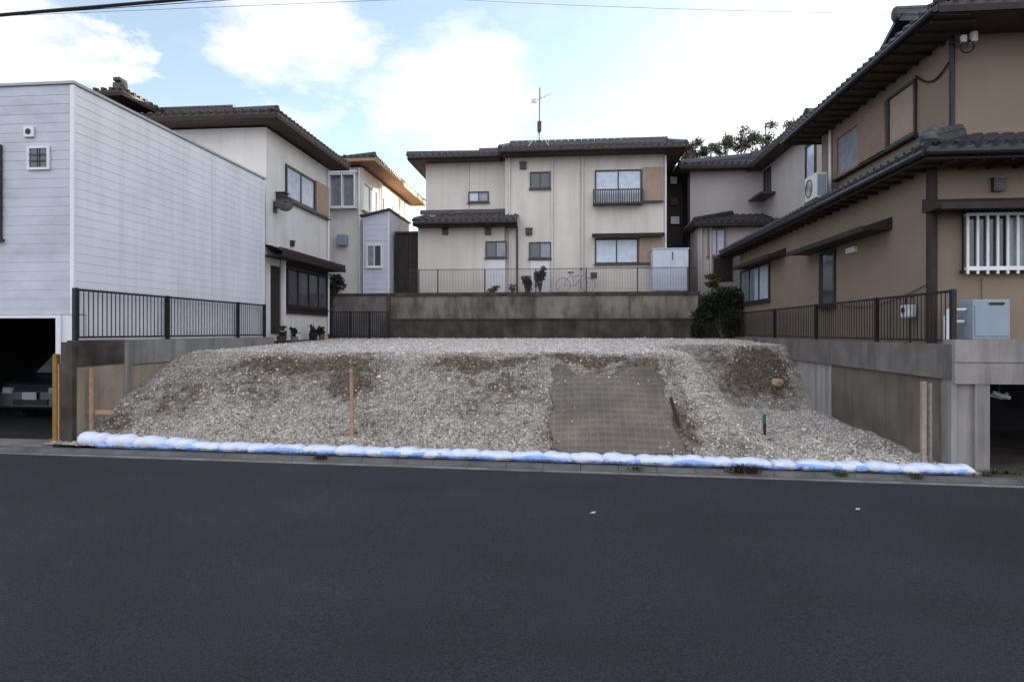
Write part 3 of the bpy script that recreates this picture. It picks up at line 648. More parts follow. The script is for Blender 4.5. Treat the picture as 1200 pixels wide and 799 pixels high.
part(MB().tube([(X3+.08, W(443, 300, X=X3).y, 3.7), (X3+.08, W(443, 300, X=X3).y, 8.9)], .045), 'downspout', 'alum', H)
p = W(403, 283, Y=Y3); part(MB().box(p.x-.2, p.x+.2, Y3-.3, Y3, p.z-.2, p.z+.25), 'meter_box', 'heater', H, bevel=.02)
part(MB().box(u0-.25, u0-.02, Y3-.02, Y3-.005, 3.7, 9.0), 'corner_board', 'siding_edge', H)
part(MB().tube([(W(421, 300, Y=Y3-.07).x, Y3-.07, 3.7), (W(421, 300, Y=Y3-.07).x, Y3-.07, 9.0)], .045), 'front_downspout', 'alum', H)
# tall narrow annex
H = thing('blue_grey_annex', 'narrow pale blue-grey shed with a sloping top and one small window, at back left', 'annex', (-6.9, 24.9, 3.72))
YS = 24.55; a = W(425, 255, Y=YS); b = W(456, 247, Y=YS); bz = 3.7; xe = b.x; ze = b.z
m = MB(); prof = [(a.x, bz), (xe, bz), (xe, ze), (a.x, a.z)]
m.poly([(x, YS, z) for x, z in prof]).poly([(x, YS+3.2, z) for x, z in prof][::-1])
for k in range(4): (p0, q0), (p1, q1) = prof[k], prof[(k+1) % 4]; m.poly([(p0, YS, q0), (p0, YS+3.2, q0), (p1, YS+3.2, q1), (p1, YS, q1)])
part(m, 'wall', 'annex', H)
m = MB()
for k in range(1, 22): z = bz+k*.22; m.box(a.x+.01, xe-.01, YS-.012, YS-.001, z, z+.2) if z+.2 < a.z else None
part(m, 'cladding', 'annex', H)
part(MB().bar((a.x-.08, YS+1.55, a.z+.05), (xe+.08, YS+1.55, ze+.06), 3.4, .07), 'roof', 'alum_dark', H)
window(H, ('Y', YS-.01, -1), rectY(YS, 430, 287, 448, 313), 2, ('glass_grey', 'glass'), 'siding_edge', .05)
part(MB().box(xe-.05, xe+.02, YS-.03, YS-.013, bz, ze-.02), 'corner_trim', 'siding_edge', H)
xll_ = W(490, 300, Y=24.75).x
H = thing('dark_shed', 'dark brown timber shed between the annex and the cream house', 'shed', (-6.3, 26, 3.72))
s0_ = W(463, 300, Y=25.1).x; zt_ = W(475, 274, Y=25.1).z
part(MB().box(s0_, xll_-.02, 25.1, 27.5, 3.7, zt_), 'wall', 'wood_dark', H)
part(MB().bar(((s0_+xll_)/2, 25.0, zt_+.05), ((s0_+xll_)/2, 27.7, zt_+.25), xll_-s0_+.02, .07), 'roof', 'tile', H)
for k in range(3): x = s0_+.1+k*(xll_-s0_-.2)/2; part(MB().box(x-.03, x+.03, 25.06, 25.098, 3.72, zt_-.05), 'batten', 'black', H)

# ------------------------------------------------------------------ centre house
YC = 25.0
H = thing('cream_house', 'cream stained two-storey house facing across the lot at the centre back', 'house', (-1, 27, 3.72))
xa = W(592, 300, Y=YC).x; xb = W(778, 300, Y=YC).x; eR = W(680, 173, Y=24.3).z; YL = 25.45; YLL = 24.75
xl = W(499, 300, Y=YL).x; xll = W(490, 300, Y=YLL).x; eL = W(540, 182, Y=YL-.6).z
zp = W(540, 259, Y=24.2).z    # pent roof eave
m = MB(); m.box(xa, xb, YC, 32.4, 3.6, eR-.12); m.box(xl, xa-.002, YL, 29.4, 3.6, eL-.12); m.box(xll, xa-.003, YLL, YL-.002, 3.6, zp+.05)
part(m, 'wall', 'stucco_cream', H)
roof(H, xa-.15, xb+.75, 24.3, 33.1, eR, .325, 'x', (False, False), 'tile_pale')
roof(H, xl-.62, xa-.2, YL-.65, 30.0, eL, .29, 'x', (True, False), 'tile_pale')
t = MB(); xp0, xp1 = W(484, 259, Y=24.15).x, W(606, 259, Y=24.15).x
plane_tiles(t, (xp0, 24.15, zp), (xp1, 24.15, zp), (0, 1, 0), YL-24.15, .42, True, False); lr = part(t, 'lower_roof', 'tile_pale', H)
r = MB(); ridge_cap(r, (xp0, YL-.05, zp+.42*(YL-24.2)), (xa, YL-.05, zp+.42*(YL-24.2)), .16, .14); ridge_cap(r, (xp0+.05, 24.2, zp+.02), (xp0+.5, 24.7, zp+.25), .15, .13); r.build('ridge_tiles', 'tile_pale', lr)
part(MB().box(xp0+.05, xp1-.04, 24.2, YLL, zp-.17, zp-.13).box(xa+.01, xp1-.04, YLL, YC, zp-.17, zp-.13), 'lower_soffit', 'wood_dark', H)
part(MB().box(xp0, xp1, 24.15, 24.19, zp-.2, zp-.05), 'lower_fascia', 'wood_dark', H)
FC = ('Y', YC, -1); FL = ('Y', YL, -1); FLL = ('Y', YLL, -1)
window(H, FC, rectY(YC, 621, 202, 645, 221), 2, 'glass', 'alum_dark', .05)
u0, u1, z0, z1 = rectY(YC, 697, 200, 752, 239); window(H, FC, (u0, u1, z0, z1), 2, 'glass_pale', 'alum_dark', .06)
s0 = u1+.02; s1 = W(777, 200, Y=YC).x-.03
part(fb(MB(), FC, s0, s1, 0, .14, z0+.1, z1+.05), 'shutter_box', 'shutter', H); part(fb(MB(), FC, s0-.02, s1+.02, 0, .17, z0+.04, z0+.098), 'shutter_sill', 'alum_dark', H)
b0, b1, c0, c1 = rectY(YC-.4, 695, 222, 754, 238)
m = MB(); m.box(b0, b1, YC-.42, YC-.38, c1-.05, c1); m.box(b0, b1, YC-.42, YC-.38, c0, c0+.06); m.box(b0, b0+.04, YC-.38, YC, c1-.05, c1); m.box(b1-.04, b1, YC-.38, YC, c1-.05, c1); m.box(b0, b1, YC-.38, YC, c0, c0+.05)
for k in range(23): x = b0+.02+(b1-b0-.04)*k/22; m.box(x-.022, x+.022, YC-.41, YC-.39, c0+.06, c1-.05)
for y in (YC-.3, YC-.2, YC-.1): m.box(b0+.005, b0+.03, y-.01, y+.01, c0+.05, c1-.05); m.box(b1-.03, b1-.005, y-.01, y+.01, c0+.05, c1-.05)
part(m, 'window_balcony', 'alum_dark', H)
u0, u1, z0, z1 = rectY(YC, 697, 280, 748, 309); window(H, FC, (u0, u1, z0, z1), 2, 'glass_pale', 'alum_dark', .06)
part(fb(MB(), FC, u1+.02, s1, 0, .14, z0+.03, z1+.03), 'shutter_box', 'shutter', H)
part(fb(MB(), FC, u1+.03, s1+.01, 0, .16, z0-.04, z0+.027), 'shutter_sill', 'alum_dark', H)
h0, h1, _, hz = rectY(YC-.4, 694, 274, 779, 279)
part(MB().box(h0, h1, YC-.45, YC, hz-.06, hz).box(h0, h1, YC-.45, YC-.41, hz-.13, hz-.061), 'window_hood', 'wood_dark', H)
for (px, py) in ((613, 195), (620, 272)): p = W(px, py, Y=YC); vent(H, FC, p.x, p.z, .26)
for (px, py) in ((522, 272), (572, 272)): p = W(px, py, Y=YLL); vent(H, FLL, p.x, p.z, .24)
window(H, FL, rectY(YL, 549, 225, 573, 237), 2, ('glass_pale', 'glass_grey'), 'alum_dark', .05)
window(H, FLL, rectY(YLL, 569, 283, 594, 302), 2, ('glass', 'glass_grey'), 'alum_dark', .05)
u0, u1, z0, z1 = rectY(YLL, 570, 304, 592, 340); part(fb(MB(), FLL, u0, u1, 0, .03, 3.75, z1), 'pale_panel', 'siding_edge', H)
window(H, FC, rectY(YC, 620, 284, 646, 303), 2, ('glass', 'glass_grey'), 'alum_dark', .05)
u0, u1, z0, z1 = rectY(YC, 622, 306, 644, 340); part(fb(MB(), FC, u0, u1, 0, .04, 3.75, z1), 'pale_panel', 'siding_edge', H)
for px, zt, mt in ((597, eR-.2, 'stucco_cream'), (606, zp-.2, 'alum_dark'), (683, eR-.2, 'stucco_cream'), (647, eR-.2, 'stucco_cream')):
    x = W(px, 300, Y=YC-.06).x; part(MB().tube([(x, YC-.06, 3.72), (x, YC-.06, zt)], .038), 'downspout', mt, H)
x = xb+.06; part(MB().tube([(x, YC-.03, 3.72), (x, YC-.03, eR-.2)], .045), 'downspout', 'alum', H)
m = MB()
for px in (548, 647, 680): x = W(px, 300, Y=YC).x; m.box(x-.006, x+.006, YC-.006 if px > 592 else YL-.006, (YC if px > 592 else YL), 3.8 if px > 592 else 7, (eR if px > 592 else eL)-.2)
part(m, 'wall_joint', 'concrete_dark', H)
gutter(H, [(xa-.1, 24.24, eR-.1), (xb+.7, 24.24, eR-.1)]); gutter(H, [(xl-.6, YL-.7, eL-.1), (xa-.15, YL-.7, eL-.1)]); gutter(H, [(xp0, 24.09, zp-.1), (xp1, 24.09, zp-.1)])
# antenna
p = W(632, 165, Y=28.6); x = p.x; zb = eR+.325*4.3
A = thing('tv_antenna', 'thin rooftop television antenna on the ridge of the cream house', 'antenna', (x, 28.6, zb))
zt = W(632, 103, Y=28.6).z
part(MB().tube([(x, 28.6, zb), (x+.03, 28.6, zt)], .03), 'mast', 'alum_dark', A)
part(MB().box(x-.09, x+.12, 28.45, 28.6, W(632, 155, Y=28.6).z, W(632, 143, Y=28.6).z), 'amplifier_box', 'alum_dark', A, bevel=.02)
z = W(632, 118, Y=28.6).z; m = MB(); m.tube([(x-.35, 28.4, z-.15), (x+.55, 28.9, z+.42)], .02)
for k in range(6): c = Vector((x-.3, 28.4, z-.12)).lerp(Vector((x+.5, 28.9, z+.4)), k/5); m.tube([c-Vector((.12, -.25, 0)), c+Vector((.12, -.25, 0))], .012)
m.box(x-.36, x-.1, 28.35, 28.4, z-.2, z+.02); part(m, 'yagi_elements', 'alum', A)
m = MB()
for q in ((-.5, -.6), (.5, -.6), (-.5, .6), (.5, .6)): m.tube([(x, 28.6, zb+.7), (x+q[0], 28.6+q[1], zb-.22)], .012, 5)
part(m, 'stay_leg', 'alum', A)
# metal cabinet by the wall
u0, u1, z0, z1 = rectY(24.2, 765, 291, 807, 341)
S = thing('metal_storage_cabinet', 'tall pale metal storage cabinet beside the cream house', 'cabinet', ((u0+u1)/2, 24.3, z0))
part(MB().box(u0, u1, 24.2, 24.85, z0, z1-.04), 'body', 'metal_box', S, bevel=.015); part(MB().box(u0-.03, u1+.03, 24.16, 24.88, z1-.038, z1), 'roof', 'metal_box', S)
part(MB().box(u0+.03, (u0+u1)/2-.01, 24.175, 24.199, z0+.05, z1-.07), 'door', 'metal_box', S); part(MB().box((u0+u1)/2+.01, u1-.03, 24.18, 24.199, z0+.05, z1-.07), 'door', 'metal_box', S)
part(MB().box((u0+u1)/2+.05, (u0+u1)/2+.08, 24.15, 24.175, z1-.45, z1-.15), 'handle', 'black', S)

# back retaining wall
BX0, BX1 = W(458, 370, Y=23.7).x, W(818, 370, Y=23.7).x
zt = W(640, 343, Y=23.75).z; zm = W(640, 373, Y=23.6).z
RW = thing('back_retaining_wall', 'long dark-stained two-tier concrete retaining wall below the cream house', 'retaining wall', (0, 23.7, 1.9))
part(MB().box(BX0, BX1, 23.72, 23.96, zm+.002, zt-.12), 'upper_tier', 'concrete_streak', RW); part(MB().box(BX0-.02, BX1+.02, 23.68, 24.0, zt-.118, zt), 'coping', 'concrete_dark', RW)
part(MB().box(BX0, BX1, 23.58, 23.96, 1.5, zm-.05), 'lower_tier', 'concrete_dark', RW); part(MB().box(BX0, BX1, 23.54, 23.96, zm-.048, zm), 'ledge', 'concrete_dark', RW)
RW = thing('side_retaining_wall', 'lower dark concrete wall under the blue-grey annex at back left', 'retaining wall', (-8, 24.3, 1.9))
part(MB().box(-9.6, BX0-.03, 24.1, 24.34, 1.5, 3.62), 'wall', 'concrete_mid', RW); part(MB().box(-9.6, BX0-.03, 24.06, 24.36, 3.622, 3.72), 'coping', 'concrete_dark', RW)
# low dark fence in front of it
FZ = thing('black_mesh_fence', 'low black lattice fence in front of the wall at back left', 'fence', (-7.7, 22.9, 1.9))
x0, x1 = W(388, 380, Y=22.9).x, W(455, 380, Y=22.9).x; z0, z1 = 1.9, W(420, 365, Y=22.9).z
part(MB().box(x0, x1, 22.88, 22.92, z1-.04, z1).box(x0, x1, 22.88, 22.92, z0+.08, z0+.12), 'rail', 'black', FZ)
for k in range(4): x = x0+(x1-x0)*k/3; part(MB().box(x-.025, x+.025, 22.87, 22.93, z0, z1+.03), 'post', 'black', FZ)
m = MB(); x = x0+.06
while x < x1: m.box(x-.015, x+.015, 22.893, 22.907, z0+.12, z1-.04); x += .075
part(m, 'slats', 'black', FZ)
# thin wire fence on the coping
FZ = thing('wire_fence', 'thin see-through wire fence along the top of the back retaining wall', 'fence', (0, 23.8, zt))
x0, x1 = BX0+.7, BX1-.05; zf = W(640, 315, Y=23.8).z; part(MB().tube([(x0, 23.8, zf), (x1, 23.8, zf)], .015, 6), 'top_rail', 'alum_dark', FZ)
n = 6
for px in (491, 513, 568, 628, 687, 747, 806): x = W(px, 330, Y=23.8).x; part(MB().tube([(x, 23.8, zt), (x, 23.8, zf+.02)], .024, 8), 'post', 'alum_dark', FZ)
m = MB(); x = x0; zz = zt+.04
while x < x1: m.bar((x, 23.8, zt+.03), (x, 23.8, zf), .007); x += .06
while zz < zf: m.bar((x0, 23.8, zz), (x1, 23.8, zz), .006); zz += .09
part(m, 'wire_mesh', 'alum_dark', FZ)
# bicycle behind the fence
xw0, xw1 = W(660, 330, Y=24.4).x, W(689, 330, Y=24.4).x; zg = 3.72; yb = 24.4
B = thing('parked_bicycle', 'grey bicycle parked against the cream house behind the wire fence', 'bicycle', ((xw0+xw1)/2, yb, zg))
for xw in (xw0, xw1):
    w = part(MB().ring((xw, yb, zg+.3), (0, 1, 0), .28, .015), 'wheel', 'heater', B); m = MB()
    for k in range(10): t = math.pi*2*k/10; m.bar((xw, yb, zg+.3), (xw+.27*math.cos(t), yb, zg+.3+.27*math.sin(t)), .005)
    m.build('spokes', 'alum', w)
P = lambda x, z: (x, yb, zg+z); xm = xw0+.45
part(MB().tube([P(xw0, .3), P(xm-.15, .75)], .014).tube([P(xw0, .3), P(xm, .27), P(xm-.15, .75)], .016).tube([P(xm, .27), P(xw1-.15, .72)], .018).tube([P(xm-.13, .62), P(xw1-.16, .7)], .018).tube([P(xw1, .3), P(xw1-.2, .88)], .016), 'frame', 'heater', B)
part(MB().box(xm-.27, xm-.03, yb-.07, yb+.07, zg+.77, zg+.82), 'saddle', 'rubber', B, bevel=.02); part(MB().tube([(xw1-.3, yb-.25, zg+.9), (xw1-.2, yb-.1, zg+.95), (xw1-.2, yb+.1, zg+.95), (xw1-.3, yb+.25, zg+.9)], .013), 'handlebar', 'alum_dark', B)
part(MB().box(xw1+.1, xw1+.35, yb-.15, yb+.15, zg+.55, zg+.78), 'basket', 'alum_dark', B)

# ------------------------------------------------------------------ house 5 (L-shaped, back right)
H = thing('grey_stucco_house', 'pale grey L-shaped house with dark tiled roofs at back right, behind the tan house', 'house', (7, 28, 3.6))
Y5 = 27.0; x50, x51 = W(808, 220, Y=Y5).x, W(893, 220, Y=Y5).x; e5 = W(850, 192, Y=Y5-.6).z; yw = W(958, 200, X=x51).y
m = MB(); m.box(x50, x51-.002, Y5, 34, 3.5, e5-.13); m.box(x51, 15, yw, 34, 1.9, e5-.13); part(m, 'wall', 'stucco_grey', H)
part(MB().box(x50-.08, x50+.02, Y5-.03, 34, 3.6, e5-.16), 'side_cladding', 'wood_dark', H)
roof(H, W(796, 192, Y=Y5-.6).x, x51+3, Y5-.6, 34.6, e5, .34, 'x', (True, False), 'tile')
roof(H, x51-.62, 15.6, yw-.7, 34.4, e5-.05, .30, 'y', (True, True), 'tile')
YE = 25.4; xe0 = W(818, 300, Y=YE).x; ee = W(850, 260, Y=YE-.45).z
part(MB().box(xe0, 9.0, YE, Y5-.002, 2.0, ee-.1), 'extension_wall', 'stucco_grey', H)
t = MB(); xr0 = W(813, 260, Y=YE-.45).x; plane_tiles(t, (xr0, YE-.45, ee), (9.3, YE-.45, ee), (0, 1, 0), Y5-YE+.45, .32, True, False); plane_tiles(t, (xr0, Y5, ee), (xr0, YE-.45, ee), (1, 0, 0), 2.0, .32, False, True); lr = part(t, 'extension_roof', 'tile', H)
r = MB(); ridge_cap(r, (xr0+.03, YE-.42, ee+.02), (xr0+2.0, Y5-.02, ee+.32*2.0), .18, .16); r.build('ridge_tiles', 'tile', lr)
part(MB().box(xr0, 9.3, YE-.45, Y5, ee-.15, ee-.06), 'extension_soffit', 'wood_dark', H)
window(H, ('X', x51, -1), (W(904, 210, X=x51).y, Y5-.35, W(900, 226, X=x51).z, W(900, 198, X=x51).z), 2, 'glass', 'alum_dark', .06)
y0_ = W(909, 223, X=x51).y; zz = W(905, 228, X=x51).z; part(MB().bar((x51-.3, y0_, zz), (x51-.3, Y5-.1, zz), .6, .08), 'window_hood', 'tile', H)
window(H, ('X', x51, -1), (W(957, 200, X=x51).y, W(945, 200, X=x51).y, 6.1, W(950, 168, X=x51).z), 1, 'glass_pale', 'alum_dark', .08)
window(H, ('Y', YE, -1), rectY(YE, 829, 268, 850, 300), 2, 'glass_pale', 'shutter_red', .06)
for px in (822, 833): x = W(px, 300, Y=YE-.06).x; part(MB().tube([(x, YE-.06, 2), (x, YE-.06, ee-.1)], .05), 'downspout', 'stucco_grey', H)
part(MB().box(W(836, 300, Y=YE).x, W(858, 300, Y=YE).x, YE-.05, YE, W(840, 330, Y=YE).z, W(840, 303, Y=YE).z), 'dark_panel', 'wood_dark', H)
# low dark wall strip in the gap
H = thing('timber_lean_to', 'dark timber lean-to filling the narrow gap beside the cream house', 'shed', (4.4, 28.4, 3.7))
g0, g1 = W(781, 300, Y=28).x, W(803, 300, Y=28).x
part(MB().box(g0+.05, g1, 28, 30.5, 3.6, W(790, 205, Y=28).z), 'wall', 'wood_dark', H); part(MB().bar((g0-.05, 28.8, W(790, 203, Y=28).z), (g1+.15, 28.8, W(790, 190, Y=28).z), 2.2, .08), 'roof', 'tile_brown', H)
for k, (py, w_) in enumerate(((215, .25), (240, .3), (262, .35))): p = W(786, py, Y=28); part(MB().box(p.x-.02, p.x+w_, 27.85, 27.99, p.z-.05, p.z+.28), 'crate_shelf', ('metal_box', 'wood_soffit', 'glass_grey')[k], H)

# ------------------------------------------------------------------ right house
XR, YR = 6.46, 11.6; XU, YU = 7.28, 12.36; exl, eyl = 5.98, 10.9; ezl = 5.28
H = thing('tan_house', 'large tan stucco house with dark tiled upper and lower eaves at right', 'house', (10, 14, 2.0))
yfar = 23.9; yufar = W(963, 200, X=XU).y
ezu = 7.95; exu = W(1090, 0, X=6.47).x
m = MB(); m.box(XR, 16, YR, yfar, 1.9, ezl+.02); m.box(XU, 16, YU, yufar, ezl+.02, ezu-.1); part(m, 'wall', 'stucco_tan', H)
# lower pent roof
lt = MB(); sl = .42
plane_tiles(lt, (exl, 25.0, ezl), (exl, eyl, ezl), (1, 0, 0), XU-exl, sl, False, True)
plane_tiles(lt, (exl, eyl, ezl), (17, eyl, ezl), (0, 1, 0), YU-eyl, sl, True, False)
lr = part(lt, 'lower_roof', 'tile', H)
r = MB(); tc_ = Vector((XU, eyl+XU-exl, ezl+sl*(XU-exl))); ridge_cap(r, (exl+.05, eyl+.05, ezl+.05), tc_, .22, .2)
r.blob((exl+.08, eyl+.08, ezl+.17), (.15, .15, .15), 3, amp=.05); r.blob((exl+.22, eyl+.22, ezl+.3), (.12, .12, .12), 4, amp=.05)
r.bar((XU-.02, eyl+1.3, tc_.z+.03), (XU-.02, 25, tc_.z+.03), .1, .12)
r.build('ridge_tiles', 'tile', lr)
s, f = MB(), MB(); s.box(exl+.05, XR, eyl+.05, 25, ezl-.16, ezl-.12); s.box(XR, 17, eyl+.05, YR, ezl-.16, ezl-.12); f.box(exl, exl+.04, eyl, 25, ezl-.2, ezl-.04); f.box(exl+.04, 17, eyl, eyl+.04, ezl-.2, ezl-.04)
part(s, 'lower_soffit', 'wood_soffit', H); part(f, 'lower_fascia', 'wood_dark', H)
y = eyl+.4
while y < 24.9: part(MB().box(exl+.05, XR, y-.025, y+.025, ezl-.22, ezl-.161), 'rafter_tail', 'wood_soffit', H); y += .45
x = exl+.5
while x < 9: part(MB().box(x-.025, x+.025, eyl+.05, YR, ezl-.22, ezl-.161), 'rafter_tail', 'wood_soffit', H); x += .45
part(MB().box(XU, 16, yufar, yfar, ezl+.02, ezl+sl*(XU-exl)+.1), 'rear_parapet', 'stucco_tan', H)
gutter(H, [(exl-.06, eyl-.05, ezl-.1), (exl-.06, 25, ezl-.1)], 'black'); gutter(H, [(exl-.05, eyl-.06, ezl-.1), (17, eyl-.06, ezl-.1)], 'black')
# upper roof
roof(H, exu, 17.2, YU-.95, yufar+.75, ezu, .45, 'x', (True, True), 'tile', 'wood_soffit')
gutter(H, [(exu-.06, YU-.95, ezu-.1), (exu-.06, yufar+.75, ezu-.1)], 'black')
y = YU-.6
while y < yufar+.6: part(MB().box(exu+.05, XU, y-.025, y+.025, ezu-.2, ezu-.142), 'rafter_tail', 'wood_soffit', H); y += .45
# irimoya gable on the hip
pk = W(1052, 9, X=7.9); t = MB(); gx0 = 7.9; sg = .5
gt = pk.z-.3
plane_tiles(t, (gx0, pk.y+2.6, gt-2.6*sg), (gx0+4, pk.y+2.6, gt-2.6*sg), (0, -1, 0), 2.6, sg); plane_tiles(t, (gx0, pk.y-2.6, gt-2.6*sg), (gx0+4, pk.y-2.6, gt-2.6*sg), (0, 1, 0), 2.6, sg)
gr = part(t, 'gable_roof', 'tile', H)
r = MB(); ridge_cap(r, (gx0-.05, pk.y, gt), (gx0+4, pk.y, gt), .24, .3); r.blob((gx0-.06, pk.y, gt+.14), (.07, .15, .17), 5, amp=.06); ridge_cap(r, (gx0+.06, pk.y+2.6, gt-2.6*sg), (gx0+.06, pk.y, gt), .16, .14); ridge_cap(r, (gx0+.06, pk.y-2.6, gt-2.6*sg), (gx0+.06, pk.y, gt), .16, .14); r.build('ridge_tiles', 'tile', gr)
m = MB(); q = [(gx0+.3, pk.y-2.5, gt-2.6*sg), (gx0+.3, pk.y+2.5, gt-2.6*sg), (gx0+.3, pk.y, gt-.02)]; m.poly(q).poly([(a+.05, b, c) for a, b, c in q][::-1]); part(m, 'gable_board', 'wood_dark', H)
# upper side windows
F = ('X', XU, -1)
a = W(1075, 92, X=XU); b = W(1075, 156, X=XU); ya = a.y; yb1 = W(1042, 100, X=XU).y; yc = W(1010, 100, X=XU).y; yd = W(982, 100, X=XU).y
z1, z0 = a.z, b.z
window(H, F, (ya, yb1, z0, z1), 1, 'shutter', 'alum_dark', .06, name='shuttered_window')
part(fb(MB(), F, yb1+.02, yc, 0, .1, z0, z1-.05), 'shutter_box', 'shutter_red', H)
window(H, F, (yc+.02, yd, z0, z1-.05), 1, 'glass_grey', 'shutter_red', .06)
part(fb(MB(), F, ya-.05, yd+.05, 0, .14, z0-.1, z0-.055), 'sill_beam', 'wood_dark', H)
part(MB().tube([(XU-.05, W(975, 200, X=XU).y, 5.8), (XU-.05, W(975, 200, X=XU).y, ezu-.2)], .04), 'downspout', 'alum', H)
part(MB().tube([(XU-.06, YU-.04, 5.9), (XU-.06, YU-.04, ezu-.2)], .05), 'downspout', 'black', H)
# service cable along the wall
p0 = W(1122, 62, X=XU-.05); pts = [(XU-.04, YU-.02, p0.z)]
for k in range(1, 9): t_ = k/8; y = YU+(ya-YU)*t_; pts.append((XU-.04, y, p0.z+(z1+.05-p0.z)*t_-.28*math.sin(math.pi*t_)))
part(MB().tube(pts, .018, 6), 'service_cable', 'cable', H)
# insulator bracket on the front corner
p = W(1135, 50, Y=YU-.15)
B = thing('cable_bracket', 'white insulators and coiled cable on a bracket high on the tan house front', 'cable bracket', (p.x, YU, p.z))
part(MB().tube([(p.x-.25, YU, p.z), (p.x-.25, YU-.2, p.z), (p.x+.12, YU-.2, p.z)], .018), 'arm', 'black', B)
part(MB().tube([(p.x+.06, YU-.2, p.z-.02), (p.x+.06, YU-.2, p.z+.16)], .065, 12), 'insulator', 'alum', B); part(MB().tube([(p.x-.12, YU-.2, p.z-.02), (p.x-.12, YU-.2, p.z+.1)], .055, 12), 'insulator', 'alum', B)
part(MB().ring((p.x-.05, YU-.2, p.z-.1), (.1, 1, .1), .11, .015, 20, 6), 'cable_loop', 'cable', B)
# lower side openings
F = ('X', XR, -1)
u0, u1, z0, z1 = rectX(XR, 980, 291, 358, 962); window(H, F, (u0, u1, z0, z1), 1, 'glass', 'alum_dark', .06, name='narrow_window')
def hood(F, u0, u1, z, d=.6, mat='wood_dark'):
    ax, c, s_ = F; m = MB(); u0, u1 = min(u0, u1), max(u0, u1)
    b = len(m.v); pr = [(0, z+.22), (d, z+.03), (d, z-.03), (0, z-.03)]
    for u in (u0, u1):
        for (n_, z_) in pr: m.v.append((c+s_*n_, u, z_) if ax == 'X' else (u, c+s_*n_, z_))
    m.f += [(b, b+1, b+2, b+3), (b+7, b+6, b+5, b+4)]+[(b+k, b+4+k, b+4+(k+1) % 4, b+(k+1) % 4) for k in range(4)]
    fb(m, F, u0, u1, d+.001, d+.03, z-.06, z+.05); return part(m, 'window_hood', mat, H)
a = W(1018, 265, X=XR-.5); hood(F, a.y+.1, W(925, 290, X=XR-.5).y, a.z-.02, .55)
u0, u1, z0, z1 = rectX(XR, 903, 306, 352, 869); window(H, F, (u0, u1, z0, z1), 3, ('glass_pale', 'glass_grey'), 'alum_dark', .08)
a = W(905, 299, X=XR-.4); hood(F, a.y, min(24.6, W(862, 305, X=XR-.4).y), a.z, .5)
m = MB(); p = W(1000, 291, X=XR); fb(m, F, p.y-.2, p.y+.2, 0, .08, p.z-.1, p.z+.02)
for k in range(4): fb(m, F, p.y-.18+k*.1, p.y-.12+k*.1, .08, .1, p.z-.08, p.z)
part(m, 'vent_grille', 'alum', H)
pts = [(XR-.03, YR+.05, W(1088, 332, X=XR).z)]
y9 = W(985, 340, X=XR).y
for k in range(1, 11): t_ = k/10; pts.append((XR-.03, YR+.05+(y9-YR)*t_, pts[0][2]-.55*math.sin(t_*math.pi/2)+.35*t_*t_))
part(MB().tube(pts, .012, 6), 'wall_cable', 'shutter_red', H)
part(MB().tube([(XR-.03, YR-.05, 1.9), (XR-.03, YR-.05, ezl-.16)], .085, 12), 'downspout', 'wood_dark', H)
# front window with white bars, hood, board
F = ('Y', YR, -1); u0, u1, z0, z1 = rectY(YR, 1127, 252, 1230, 316)
window(H, F, (u0, u1, z0, z1), 2, ('glass', 'glass_grey'), 'alum_dark', .06)
m = MB(); fb(m, F, u0-.03, u1+.03, .16, .2, z1-.05, z1); fb(m, F, u0-.03, u1+.03, .16, .2, z0-.02, z0+.05); k = 0
for uu in (u0, u1-.03): fb(m, F, uu, uu+.03, .0, .16, z0, z0+.04); fb(m, F, uu, uu+.03, .0, .16, z1-.045, z1-.005)
n = int((u1-u0)/.155)
for k in range(n+1): u = u0-.01+(u1-u0+.02)*k/n; fb(m, F, u-.018, u+.018, .165, .195, z0-.08, z1+.0)
part(m, 'window_bars', 'alum', H)
zh = W(1140, 241, Y=YR-.5).z; hood(F, W(1100, 240, Y=YR-.5).x, 12, zh, .55)
part(fb(MB(), F, W(1150, 345, Y=YR).x, 12, 0, .03, 2.0, W(1150, 326, Y=YR).z), 'brown_panel', 'stucco_tan', H)
p = W(1168, 218, Y=YR); vent(H, F, p.x, p.z, .2)

# AC unit on the lower roof
p = W(947, 228, X=6.95)
A = thing('air_conditioner_unit', 'white air conditioner unit standing on the lower tiled roof of the tan house', 'air conditioner', (6.8, 17.6, 5.75))
y0, y1 = 17.25, 18.05; xA0, xA1 = 6.65, 6.95; zb_ = ezl+sl*(6.8-exl)+.12
part(MB().box(xA0, xA1, y0, y1, zb_+.06, zb_+.74), 'casing', 'ac', A, bevel=.02)
m = MB(); m.ring((xA0-.005, (y0+y1)/2+.08, zb_+.4), (1, 0, 0), .24, .012, 24, 5)
for k in range(5): m.ring((xA0-.005, (y0+y1)/2+.08, zb_+.4), (1, 0, 0), .04+.045*k, .005, 20, 4)
part(m, 'fan_grille', 'alum_dark', A); part(MB().box(xA0+.02, xA0+.1, y0+.05, y1-.05, zb_-.06, zb_+.059).box(xA1-.1, xA1-.02, y0+.05, y1-.05, zb_-.02, zb_+.059), 'foot', 'black', A)
part(MB().box(xA0+.04, xA1-.04, y0-.012, y0-.001, zb_+.12, zb_+.68), 'side_louver', 'heater', A)

